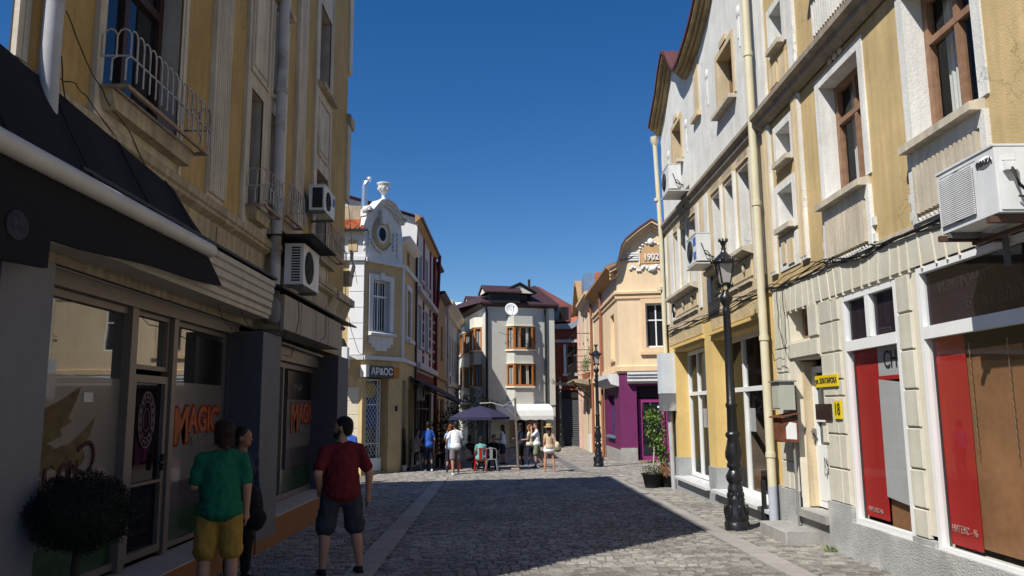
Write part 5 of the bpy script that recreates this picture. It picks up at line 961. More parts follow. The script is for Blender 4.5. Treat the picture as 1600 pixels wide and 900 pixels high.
def ac(label, M, w=.82, h=.58, dp=.3, brand=None, cover=True, lay='fan', name='air_conditioner'):
    """outdoor unit: front face at local y=0 looking to -y, body behind it, x to the right"""
    t = thing(name, label, 'air conditioner', M, 'air conditioning units on the facades'); fw = w * .66
    fr = Mb().box(0, w, 0.004, dp, 0, h).box(0, w, -.0, .004, 0, .04).box(0, w, 0, .004, h - .04, h).box(0, .03, 0, .004, .04, h - .04).box(fw + .03, w, 0, .004, .04, h - .04)
    mk('casing', fr, ACW, t, M)
    mk('top_cover', Mb().box(-.006, w + .006, -.01, dp + .006, h, h + .018), ACW, t, M)
    cx, cz = fw / 2 + .03, h / 2; rr = min(fw, h) / 2 - .05
    mk('fan_opening', Mb().lathe([(0, -.003), (rr, -.003), (rr, .004)], (cx, -.004, cz), 24, ax='y'), ACG, t, M)
    g = Mb()
    if brand:
        for k in range(24): z = .06 + k * (h - .12) / 24; g.box(.05, fw + .0, -.022, -.01, z, z + (h - .12) / 24 * .6)
    else:
        for k in range(6): q = rr * (k + .6) / 6; g.tube([(cx + q * math.cos(a * math.pi / 10), -.015, cz + q * math.sin(a * math.pi / 10)) for a in range(21)], .004, 4, caps=False)
        for k in range(8): a = k * math.pi / 4; g.tube([(cx, -.016, cz), (cx + rr * math.cos(a), -.014, cz + rr * math.sin(a))], .004, 4, caps=False)
    mk('fan_grille', g, ACW if brand or cover == 'white' else ACG, t, M)
    for q in (.08, w - .12): mk('bracket', Mb().box(q, q + .04, .0, dp + .2, -.05, -.01).box(q, q + .04, dp + .16, dp + .2, -.3, -.05), CABLEG, t, M)
    if brand:
        mk('badge', Mb().lathe([(0, -.002), (.1, -.002), (.1, .0)], (w - .13, -.001, h - .1), 20, sx=1, sy=.5, ax='y'), WHITE, t, M); text(t, brand, .065, INK, M @ Matrix.Translation((w - .13, -.008, h - .1)), bold=.003)
    return t
# the big branded unit: its short side with the pipes faces the camera
Mo = FR(3.9, 6.93, -math.pi / 2, 3.26)
o = ac('big white unit with an oval name badge above the wide shop window', Mo, w=.84, h=.54, dp=.32, brand='OSAKA')
mk('side_panel', Mb().box(.842, .85, .02, .3, .02, .52), ACW, o, Mo); mk('valve_cover', Mb().box(.85, .9, .05, .14, .33, .4).box(.85, .856, .05, .16, .42, .46), WHITEP, o, Mo)
mk('hose', Mb().tube([(.88, .1, .36), (.92, .1, .3), (.92, .13, .2), (.9, .22, .14), (.9, .4, .12)], .014, 8).tube([(.88, .14, .12), (.93, .2, .1), (.9, .3, .05), (.9, .5, .2)], .01, 6).tube([(.88, .2, .16), (.92, .28, .2), (.9, .36, .02), (.88, .55, .1)], .01, 6), CABLE, o, Mo)
mk('mounting_arm', Mb().box(.02, .07, -.05, .6, -.07, -.02).box(.74, .79, -.05, .6, -.07, -.02).box(.02, .79, .25, .29, -.1, -.07), mat('brown_bracket', (.09, .05, .035), rough=.6), o, Mo)
def side_pipes(o, M, w): mk('hose', Mb().tube([(w + .02, .1, .35), (w + .06, .1, .3), (w + .06, .16, .12), (w + .03, .35, .06)], .012, 6).tube([(w + .02, .16, .2), (w + .07, .2, .18), (w + .05, .33, .0)], .01, 5), CABLE, o, M); mk('tray', Mb().box(-.02, w + .04, -.03, .5, -.07, -.05), ACW, o, M)
M_ = FR(3.9, 16.72, -math.pi / 2, 4.72); o = ac('white unit with a blue strip between the tall windows, just above the lamp', M_, w=.85, h=.56); side_pipes(o, M_, .85); [mk('blue_strip', Mb().box(.6, .82, -.006, -.002, *q), mat('blue_label', (.05, .15, .5), bump=0), o, M_) for q in ((.05, .2), (.33, .5))]
M_ = FR(3.9, 19.05, -math.pi / 2, 6.9); o = ac('white unit high up at the far end of the grey white facade', M_, w=.8, h=.58); side_pipes(o, M_, .8)
M_ = FR(-3.2, 12.55, math.pi / 2, 3.76); o = ac('large dusty unit with dark round fan under a sloping black sheet', M_, w=1.05, h=.64, dp=.3)
v = Mb()
for k in range(13): z = .05 + k * .044; v.box(-.008, .0, .05, .19, z, z + .025)
mk('side_louvre', v, CABLE, o, M_)
rs_ = thing('unit_rain_cover', 'black sheet roof sloping over the large left unit', 'cover', FR(-3.3, 13, math.pi / 2, 4.45)); mk('sheet', Mb().box(-.75, 1.0, -.32, .55, .04, .06), CABLE, rs_)
M_ = FR(-3.3, 14.3, math.pi / 2, 5.42); o = ac('smaller unit with blue label high on the ochre wall', M_, w=.9, h=.46, dp=.28); mk('blue_label', Mb().box(.7, .86, -.006, -.002, .25, .4), MATS['blue_label'], o, M_)
mk('side_grille', Mb().box(-.006, 0, .03, .22, .04, .42), CABLE, o, M_)
M_ = FR(-5.65, 27.7, 0, 3.2); vt = thing('vent_box', 'small white box with black elbow pipe on the corner house', 'vent', M_); mk('box', Mb().box(-.35, .25, -.3, .1, -.0, .75), WHITEP, vt); mk('elbow_pipe', Mb().tube([(-.35, -.15, 1.0), (-.15, -.15, 1.02), (.02, -.15, .95), (.1, -.15, .75), (.1, -.15, .5)], .13, 10), CABLE, vt)
M_ = FR(-3.5, 34.2, math.pi / 2, 2.2); ac('white unit above the cafe entrance under the dark awning', M_, w=.9, h=.7)
M_ = FR(-3.4, 49.6, math.pi / 2, 3.2); ac('unit on the ornate grey house down the street', M_, w=1, h=.9); ac('round fan unit on the pale back building', FR(-3.5, 65.5, 0, 2.9), w=1.2, h=.9); ac('dark unit high on the pale back building', FR(-4, 65.5, 0, 6.4), w=1.1, h=.8)

# boxes by the pipe
ub = thing('utility_box', 'pale grey metal box above the rusty box beside the cream pipe', 'utility box', FR(4.15, 12.4, -math.pi / 2, 1.72)); M_ = W[ub.name]
UG = mat('grey_green_enamel', (.44, .45, .38), rough=.5, var=.08); mk('case', Mb().box(-.1, .25, .0, .23, 0, .42), UG, ub); mk('door', Mb().box(-.07, .22, -.008, 0, .03, .39), UG, ub); mk('lid', Mb().box(-.13, .28, -.04, .26, .42, .44), ALU2, ub)
ub2 = thing('rusty_box', 'rust stained metal box with a white patch under the grey box', 'utility box', FR(4.15, 12.42, -math.pi / 2, 1.24)); mk('case', Mb().box(-.1, .28, .0, .25, 0, .36), RUSTY, ub2); mk('door', Mb().box(-.06, .24, -.008, .0, .02, .3), RUSTY, ub2); mk('lid', Mb().prof([(-.05, .36), (.27, .42), (.27, .44), (-.05, .38)], -.14, .33), RUSTY, ub2)
mk('white_patch', Mb().add([(.283, .06, .05), (.283, .22, .04), (.283, .22, .28), (.283, .12, .3), (.283, .06, .22)], [(0, 1, 2, 3, 4)]), WHITE, ub2); mk('post', Mb().tube([(.2, .2, -1.4), (.2, .2, 0)], .02, 6), ALU2, ub2)
mb_ = thing('meter_cabinet', 'tall pale cabinet with grey lower part at the far end of the yellow wall', 'cabinet', FR(4.3, 21.2, 0, 1.7)); mk('cabinet', Mb().box(-.21, .2, -.25, .3, .45, 1.5), mat('cracked_pale_paint', (.60, .64, .68), var=.08, dirt=(.45, .47, .5, 1)), mb_); mk('grey_lower_part', Mb().box(-.2, .19, -.24, .29, 0, .449), mat('scuffed_grey', (.16, .165, .18), dirt=(.5, .5, .5, 1)), mb_)
mk('conduit', Mb().tube([(.02, 0, .0), (.04, 0, -1.0), (.06, 0, -2.05)], .065, 10), PIPE_W, mb_); mk('black_conduit', Mb().tube([(.16, -.03, .0), (.17, 0, -1.0), (.2, -.05, -2.05)], .05, 8), CABLE, mb_)
# signs
SY = mat('yellow_sign', (.75, .56, .01), rough=.4, var=.03, bump=0)
fr_ = FR(4.41, 13.1, -math.pi / 2)
def wallsign(name, label, y0, y1, z0, z1, m, txt, size, sx=1, off=0):
    M_ = FR(4.405, (y0 + y1) / 2, -math.pi / 2, (z0 + z1) / 2); t = thing(name, label, 'sign', M_); w_, h_ = abs(y0 - y1), z1 - z0
    mk('plate', Mb().box(-w_ / 2, w_ / 2, -.008, .01, -h_ / 2, h_ / 2), m, t)
    if txt: text(t, txt, size, INK, M_ @ Matrix.Translation((off, -.012, 0)), font_sx=sx, depth=.002, bold=.002)
    return t
wallsign('street_sign', 'yellow street name sign beside the white door', 11.37, 10.6, 2.03, 2.19, SY, 'ул. ЗЛАТАРСКА', .1, .95); wallsign('house_number', 'small yellow plate with the number 18', 10.78, 10.55, 1.6, 1.84, SY, '18', .22, .85); wallsign('name_plaque', 'dark brown plaque left of the number plate', 11.42, 10.88, 1.58, 1.8, mat('dark_brown_plaque', (.03, .015, .012), rough=.3), None, 0)
wallsign('mail_slot', 'small cream cover with dark lock below the plaque', 11.2, 11.05, 1.28, 1.5, JOINTM, None, 0)
# wires
def cables(label, paths, m=CABLE, name='cable_bundle', r=.011, cat='cable'):
    b = Mb()
    for p in paths: b.tube(p, r, 4, caps=False)
    o = mk(name, b, m); tag(o, label, cat); return o
rc = random.Random(5)
def wavy(pts, n, amp, sag=.0):
    out = []; ph = rc.random() * 6
    for i in range(len(pts) - 1):
        for k in range(n):
            t = k / n; a, b = Vector(pts[i]), Vector(pts[i + 1]); p = a.lerp(b, t); s = math.sin(math.pi * t) * sag
            out.append((p.x - amp * .3 + amp * .4 * math.sin(ph + 9 * (i + t)), p.y, p.z - s + amp * math.sin(ph + 5.3 * (i + t)) + amp * .5 * math.sin(ph * 2 + 14 * (i + t))))
    return out + [pts[-1]]
cables('thick bundle of black cables along the right facades', [wavy([(4.42, 22, 3.72 + .02 * k), (4.41, 17, 3.7 + .015 * k), (4.41, 13.3, 3.68 + .02 * k), (4.40, 10.6, 3.64 + .015 * k), (4.41, 9, 3.6), (4.41, 5.5, 3.62)], 14, .015 + .006 * k, .02 * (k % 3)) for k in range(7)], r=.0075)
cables('thin loose wires hanging beside the cream pipe', [wavy([(4.36, 12.6, 3.6), (4.36, 12.6, 3.0), (4.36, 12.35, 2.6), (4.36, 12.3, 2.85), (4.36, 12.35, 3.6)], 5, .02), wavy([(4.36, 13.0, 2.9), (4.35, 12.9, 2.52), (4.35, 12.4, 2.5)], 6, .02)], CABLE, r=.006)
cables('tangled black cables at the left sign box', [wavy([(-3.55, 12.3 + .1 * k, 3.6), (-3.5, 13.4, 3.52), (-3.55, 16, 3.56), (-3.6, 18, 3.6)], 10, .035, .04) for k in range(8)], r=.012)
cables('thin black wires crossing the shop front below the beige sign box', [wavy([(-3.42, 10.2, 3.1), (-3.45, 11.3, 2.96), (-3.4, 12.2, 2.8), (-3.38, 12.6, 3.3)], 6, .03, .1), wavy([(-3.4, 9.4, 3.0), (-3.5, 10.3, 2.8), (-3.6, 11, 2.75), (-3.6, 11.1, 2.2)], 5, .03), wavy([(-3.3, 12.7, 4.0), (-3.28, 12.7, 3.2), (-3.3, 12.4, 2.6), (-3.36, 12.1, 2.6)], 5, .01), wavy([(-3.28, 14.6, 3.7), (-3.27, 14.6, 3.1), (-3.35, 13.6, 2.85)], 5, .01)], r=.006)
cables('thin wires trailing over the left moulding', [wavy([(-3.6, 6.2, 5.0), (-3.62, 7.0, 4.6), (-3.62, 8.2, 4.1)], 8, .03), wavy([(-3.6, 6.2, 4.5), (-3.62, 6.8, 4.45), (-3.62, 8.5, 3.95)], 8, .03), wavy([(-3.58, 6.15, 4.6), (-3.6, 6.35, 4.2), (-3.6, 6.4, 4.0)], 5, .02)], r=.006)
cables('wires hanging from the ochre corner to the white quoins', [wavy([(-3.75, 18.6, 8.2), (-3.9, 19.5, 7.0), (-5.2, 27.9, 6.2)], 8, .03, .2), wavy([(-3.8, 18.8, 4.9), (-4.1, 21, 4.2), (-4.6, 26, 3.6)], 6, .03, .3)], r=.008)
jb = thing('junction_box', 'grey cylinder junction box between pillar and sign box', 'junction box', FR(-3.45, 11.75, math.pi / 2, 3.0)); mk('cylinder', Mb().lathe([(.09, 0), (.13, .05), (.13, .3), (.09, .36), (.05, .4)], (0, 0, .05), 14), CABLEG, jb); mk('hose', Mb().tube([(0, -.05, .35), (.15, -.1, .2), (.15, -.12, -.05), (0, -.1, -.12)], .03, 8), CABLEG, jb)
cb2 = thing('conduit_stub', 'black protective stub at the foot of the cream pipe', 'conduit', FR(4.33, 13.75, 0, gz(13.75))); mk('stub', Mb().box(-.04, .04, -.05, .05, 0, .32).box(-.03, .03, -.04, .04, .32, .75), CABLE, cb2)

# ---- plants
def leaves(n, ctr, rad, size, rnd, shell_=.5, squash=1, droop=0):
    b = Mb()
    for i in range(n):
        while True:
            v = Vector((rnd.uniform(-1, 1), rnd.uniform(-1, 1), rnd.uniform(-1, 1)))
            if shell_ < v.length < 1: break
        v = v * (1 + .12 * math.sin(v.x * 9 + v.z * 7)); p = Vector(ctr) + Vector((v.x * rad[0], v.y * rad[1], v.z * rad[2])); s = size * rnd.uniform(.6, 1.3)
        a = Vector((rnd.gauss(0, 1), rnd.gauss(0, 1), rnd.gauss(0, 1) - droop)).normalized() * s; c = a.cross(Vector((rnd.gauss(0, 1), rnd.gauss(0, 1), rnd.gauss(0, 1)))).normalized() * s * squash
        b.add([p, p + a * .5 + c * .5, p + a * 1.1, p + a * .5 - c * .5], [(0, 1, 2, 3)])
    return b
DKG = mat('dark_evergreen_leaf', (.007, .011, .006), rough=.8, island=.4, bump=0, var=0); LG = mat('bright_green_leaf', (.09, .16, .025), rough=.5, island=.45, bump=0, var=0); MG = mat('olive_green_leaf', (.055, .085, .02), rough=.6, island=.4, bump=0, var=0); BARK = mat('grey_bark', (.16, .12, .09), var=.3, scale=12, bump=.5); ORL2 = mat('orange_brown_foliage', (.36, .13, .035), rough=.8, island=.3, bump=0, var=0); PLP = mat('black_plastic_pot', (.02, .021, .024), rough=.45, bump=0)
rp = random.Random(11)
tp = thing('ball_shrub', 'dark clipped ball shrub on a thin trunk at the lower left', 'shrub', FR(-3.14, 6.1, 0, gz(6.1)))
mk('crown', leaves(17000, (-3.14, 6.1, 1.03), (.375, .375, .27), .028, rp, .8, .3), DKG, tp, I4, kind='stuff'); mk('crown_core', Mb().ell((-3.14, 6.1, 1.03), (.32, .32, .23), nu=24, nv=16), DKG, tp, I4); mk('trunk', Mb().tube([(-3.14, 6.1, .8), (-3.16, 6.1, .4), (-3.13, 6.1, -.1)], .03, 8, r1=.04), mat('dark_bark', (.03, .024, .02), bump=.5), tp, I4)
mk('pot', Mb().lathe([(.16, -.08), (.22, .25), (.235, .25), (.235, .28), (.2, .28), (.19, .2)], (-3.14, 6.1, 0), 18), PLP, tp, I4)
pt = thing('potted_tree', 'small leafy tree with pale trunk in a black pot by the purple shop', 'potted tree', FR(3.95, 21.75, 0, gz(21.75))); z0 = gz(21.7)
mk('pot', Mb().lathe([(.2, 0), (.28, .36), (.31, .36), (.31, .4), (.27, .4), (.25, .3)], (3.9, 21.7, z0), 4), PLP, pt, I4)
tr = Mb().tube([(3.92, 21.7, z0 + .3), (3.95, 21.7, z0 + .8), (4.0, 21.72, z0 + 1.3), (4.03, 21.75, z0 + 1.9)], .03, 7, r1=.012)
for k in range(7): a = k * 2.4; z = z0 + 1.1 + k * .13; tr.tube([(3.99, 21.72, z), (3.99 + .25 * math.cos(a), 21.72 + .25 * math.sin(a), z + .2)], .01, 5, r1=.004)
mk('trunk', tr, mat('pale_bark', (.42, .36, .3), var=.2), pt, I4)
lv = Mb()
for c, r_, n in (((4.0, 21.7, z0 + 1.55), (.3, .28, .42), 330), ((4.12, 21.7, z0 + 1.2), (.26, .25, .35), 260), ((3.9, 21.7, z0 + 1.95), (.2, .2, .2), 120), ((4.2, 21.75, z0 + .85), (.14, .15, .25), 90), ((4.1, 21.7, z0 + 1.9), (.2, .2, .15), 90)):
    q = leaves(n, c, r_, .085, rp, .1, .6, .5); lv.add(q.v, q.f)
mk('leaves', lv, LG, pt, I4, kind='stuff'); q = leaves(260, (3.9, 21.68, z0 + .47), (.3, .25, .12), .06, rp, .1, .4, -1); mk('underplanting', q, MG, pt, I4, kind='stuff')
p2_ = thing('potted_shrub', 'rust coloured bushy plant in a dark pot against the pale pipe', 'potted plant', FR(4.28, 21.9, 0, z0)); mk('pot', Mb().lathe([(.15, 0), (.2, .3), (.21, .3)], (4.27, 21.85, z0), 14), PLP, p2_, I4); mk('foliage', leaves(1500, (4.25, 21.8, z0 + .42), (.2, .2, .22), .035, rp, .2, .4, -1), ORL2, p2_, I4, kind='stuff'); mk('green_shoots', leaves(200, (4.3, 21.9, z0 + .72), (.22, .2, .2), .06, rp, .1, .4, -1), MG, p2_, I4, kind='stuff')
wd_ = thing('weed', 'tuft of green weed at the foot of the doorstep', 'weed', FR(4.36, 11.05, 0, gz(11))); mk('leaves', leaves(30, (4.36, 11.05, gz(11) + .03), (.1, .08, .03), .07, rp, .1, .35, -.5), LG, wd_, I4, kind='stuff')
def bush(name, label, x, y, z, rad, n, m, size=.1, cat='plant', stem=True):
    t = thing(name, label, cat, FR(x, y, 0, z - rad[2])); mk('foliage', leaves(n, (x, y, z), rad, size, rp, .1, .55, 0), m, t, I4, kind='stuff')
    if stem: mk('stem', Mb().tube([(x, y, gz(y)), (x + .05, y, z)], .03, 6), BARK, t, I4)
    return t
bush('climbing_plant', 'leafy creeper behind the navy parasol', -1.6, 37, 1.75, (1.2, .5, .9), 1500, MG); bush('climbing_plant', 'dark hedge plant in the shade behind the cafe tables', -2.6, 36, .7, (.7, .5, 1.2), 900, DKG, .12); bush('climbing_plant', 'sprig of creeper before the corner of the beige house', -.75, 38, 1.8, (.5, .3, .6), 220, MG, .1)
for k, (y_, lab, h_, m_) in enumerate(((45.6, 'tall spiky plant standing on the iron balcony', 1.0, LG), (47.4, 'rounded green potted plant on the iron balcony', .8, MG))):
    t = thing('balcony_plant', lab, 'potted plant', FR(4.7, y_, 0, 3.5)); mk('pot', Mb().lathe([(.12, 0), (.17, .35)], (4.7, y_, 3.5), 10), CPR, t, I4); mk('foliage', leaves(150, (4.7, y_, 3.9 + h_ / 2), (.25, .25, h_ / 2), .13, rp, .1, .3, -1), m_, t, I4, kind='stuff')
t = thing('hanging_basket', 'bright green plant hanging above the middle lamp post', 'plant', FR(4.95, 44.9, 0, 4.7)); mk('foliage', leaves(190, (4.95, 44.9, 5.1), (.26, .3, .4), .13, rp, .1, .3, 0), LG, t, I4, kind='stuff'); mk('basket', Mb().lathe([(.1, -.2), (.25, .1)], (4.95, 44.9, 4.8), 10), CPR, t, I4)

# ---- cafe: awning, parasol, chairs, tables
ca = thing('cafe_awning', 'dark grey folding arm awning over the cafe terrace', 'awning', FR(-3.7, 34, math.pi / 2, 3)); M_ = I4
NAVY = mat('navy_canvas', (.03, .027, .065), rough=.8, var=.1, bump=.05); GC = mat('dark_grey_canvas', (.05, .05, .055), rough=.8)
mk('canopy', Mb().add([(-3.75, 31.6, 3.12), (-3.75, 40.5, 3.12), (-1.75, 40.5, 2.05), (-1.75, 31.6, 2.05), (-3.75, 31.6, 3.08), (-3.75, 40.5, 3.08), (-1.75, 40.5, 2.0), (-1.75, 31.6, 2.0)], [(0, 1, 2, 3), (4, 5, 6, 7), (0, 3, 7, 4)]), GC, ca, M_)
mk('front_bar', Mb().tube([(-1.73, 31.5, 2.03), (-1.73, 40.5, 2.03)], .06, 8), CABLEG, ca, M_); mk('folding_arm', Mb().tube([(-3.7, 32, 2.9), (-2.7, 33, 2.4), (-1.75, 32, 2.02)], .035, 6), CABLEG, ca, M_); mk('valance', Mb().box(-1.76, -1.74, 31.6, 40.5, 1.85, 2.0), GC, ca, M_)
pa = thing('parasol', 'open navy parasol hanging from a curved pole', 'parasol', FR(.42, 30, 0, gz(30)))
tx, ty, tz = -.95, 30.3, 1.93; b = Mb(); n = 8; Rr = 1.2
for k in range(n):
    a0, a1 = 2 * math.pi * (k + .5) / n, 2 * math.pi * (k + 1.5) / n; p0 = (tx + Rr * math.cos(a0), ty + Rr * math.sin(a0), tz - .42); p1 = (tx + Rr * math.cos(a1), ty + Rr * math.sin(a1), tz - .42)
    m0 = (tx + .6 * Rr * math.cos(a0), ty + .6 * Rr * math.sin(a0), tz - .2); m1 = (tx + .6 * Rr * math.cos(a1), ty + .6 * Rr * math.sin(a1), tz - .2)
    mk('canopy_panel', Mb().add([(tx, ty, tz), m0, m1], [(0, 1, 2)]).add([m0, p0, p1, m1], [(0, 1, 2, 3)]).add([p0, p1, (p1[0], p1[1], p1[2] - .1), (p0[0], p0[1], p0[2] - .1)], [(0, 1, 2, 3)]), NAVY, pa, I4)
PP = mat('bronze_grey_pole', (.22, .19, .16), rough=.4, metal=.3); mk('pole', Mb().tube([(.46, 30, gz(30)), (.42, 30, .8), (.36, 30, 2.2)], .045, 10), PP, pa, I4)
mk('arm', Mb().tube([(.42, 30, 1.35), (.3, 30, 1.6), (0, 30.1, 1.87), (-.5, 30.2, 2.03), (tx, ty, tz + .08)], .03, 8).tube([(.36, 30, 2.18), (-.1, 30.05, 1.88)], .02, 6), PP, pa, I4); mk('crank', Mb().lathe([(.09, 0), (.09, .04)], (.43, 29.93, 1.45), 10, ax='y'), ALU, pa, I4)
mk('foot', Mb().box(.1, .85, 29.6, 29.75, gz(30), gz(30) + .05).box(.2, .5, 29.5, 30.3, gz(30) + .0, gz(30) + .09), mat('paving_weight', (.35, .26, .22), var=.3), pa, I4)
def chair(label, x, y, rz, m):
    t = thing('metal_chair', label, 'chair', FR(x, y, rz, gz(y)), 'metal cafe chairs'); M = W[t.name]
    mk('seat', Mb().lathe([(.02, .43), (.19, .43), (.21, .45), (.19, .46), (.02, .455)], (0, 0, 0), 4 * 5, sx=1, sy=.95), m, t, M)
    for sx_ in (-1, 1):
        for sy_ in (-1, 1): mk('leg', Mb().tube([(.16 * sx_, .15 * sy_, .44), (.2 * sx_, .19 * sy_, .2), (.24 * sx_, .23 * sy_, 0)], .022, 5, r1=.014), m, t, M)
    mk('backrest', Mb().box(-.055, .055, -.2, -.19, .45, .84), m, t, M)
    mk('back_frame', Mb().tube([(-.19, -.17, .45), (-.21, -.2, .7), (-.17, -.21, .83), (0, -.21, .86), (.17, -.21, .83), (.21, -.2, .7), (.19, -.17, .45)], .014, 6), m, t, M); return t
CR = mat('glossy_red_metal', (.42, .012, .01), rough=.25, bump=0, spec=.6); CS = mat('silver_metal', (.42, .43, .44), rough=.35, metal=.6, bump=0)
chair('red metal chair at the edge of the terrace', -.92, 29.5, .1, CR); chair('silver metal chair right of the red one', -.5, 29.5, -.1, CS); chair('red metal chair deep in the awning shade', -2.0, 31.0, .4, CR)
def table(label, x, y, m=None):
    t = thing('cafe_table', label, 'table', FR(x, y, 0, gz(y)), 'cafe tables'); M = W[t.name]; m = m or mat('dark_table', (.05, .045, .05), rough=.4); mk('table_top', Mb().box(-.35, .35, -.35, .35, .72, .75), m, t, M); mk('pedestal', Mb().tube([(0, 0, 0), (0, 0, .72)], .03, 8), m, t, M); mk('foot', Mb().lathe([(.25, 0), (.22, .02), (.04, .05)], (0, 0, 0), 12), m, t, M)
table('cafe table in front of the red and silver chairs', -.7, 30.35); table('cafe table deep under the dark awning', -2.3, 32.0); table('bar table beside the man in blue', -3.2, 30.9)
t = thing('glass', 'small glass standing on the cafe table', 'glass', FR(-.6, 30.3, 0, gz(30.3) + .75)); mk('tumbler', Mb().lathe([(.03, 0), (.035, .12)], (0, 0, 0), 10), WHITE, t)
t = thing('bar_stool', 'pale bar stool at the cafe entrance', 'stool', FR(-3.35, 30.6, 0, gz(30.6)))
for sx_ in (-1, 1):
    for sy_ in (-1, 1): mk('leg', Mb().tube([(.12 * sx_, .12 * sy_, .75), (.19 * sx_, .19 * sy_, 0)], .015, 5), CS, t)
mk('seat', Mb().lathe([(.17, .74), (.17, .78)], (0, 0, 0), 14), CS, t)
t = thing('bucket', 'small pale bucket standing against the yellow pillar', 'bucket', FR(-3.72, 29.9, 0, gz(29.9))); mk('pail', Mb().lathe([(.08, 0), (.11, .24), (.1, .24), (.09, .05)], (0, 0, 0), 12), CREAM, t)
t = thing('menu_board', 'black menu board leaning beside the cafe pillar', 'board', FR(-3.62, 31.0, math.pi / 2, gz(31))); mk('board', Mb().box(-.3, .3, -.05, 0, .1, 1.15), CABLE, t); mk('leg', Mb().box(-.28, -.24, -.02, .1, 0, .1), CABLE, t)
mq = thing('dress_form', 'white dress form behind the awning of the beige house', 'mannequin', FR(1.7, 57.4, 0, -.85)); mk('torso', Mb().lathe([(.03, 1.95), (.06, 1.9), (.07, 1.85), (.2, 1.78), (.19, 1.55), (.14, 1.35), (.25, 1.0), (.42, .75)], (0, 0, .0), 14, sy=.6), mat('pale_pink_fabric', (.45, .33, .3)), mq); mk('stand', Mb().tube([(0, 0, .05), (0, 0, .8)], .02, 6).lathe([(.22, 0), (.03, .08)], (0, 0, 0), 12), WHITE, mq)
# ================================================================ people
SK1 = mat('skin_light', (.42, .22, .145), rough=.55, var=.05, bump=0); SK2 = mat('skin_tan', (.30, .145, .085), rough=.55, var=.05, bump=0)
def prim(b, kind, *a):
    if kind == 'c':
        p0, p1, r0, r1 = a; p0, p1 = Vector(p0), Vector(p1); b.tube([p0, p0.lerp(p1, .5), p1], r0, 12, r1=r1); b.ell(p0, (r0,) * 3, nu=12, nv=8); b.ell(p1, (r1,) * 3, nu=12, nv=8)
    else: c, r = a[:2]; b.ell(c, r, Matrix.Rotation(a[2], 3, a[3]) if len(a) > 2 else None, nu=16, nv=12)
def blob(name, prims, m, parent, M, vox, sm=3, wrinkle=0, label=None):
    b = Mb()
    for p in prims: prim(b, *p)
    o = mk(name, b, m, parent, M, label)
    r = o.modifiers.new('r', 'REMESH'); r.mode = 'VOXEL'; r.voxel_size = vox; r.use_smooth_shade = True
    s = o.modifiers.new('s', 'SMOOTH'); s.factor = .5; s.iterations = sm
    if wrinkle:
        tx = bpy.data.textures.get('folds') or bpy.data.textures.new('folds', 'CLOUDS'); tx.noise_scale = .085; tx.noise_depth = 2
        d = o.modifiers.new('d', 'DISPLACE'); d.texture = tx; d.strength = wrinkle; d.mid_level = .5
    return o
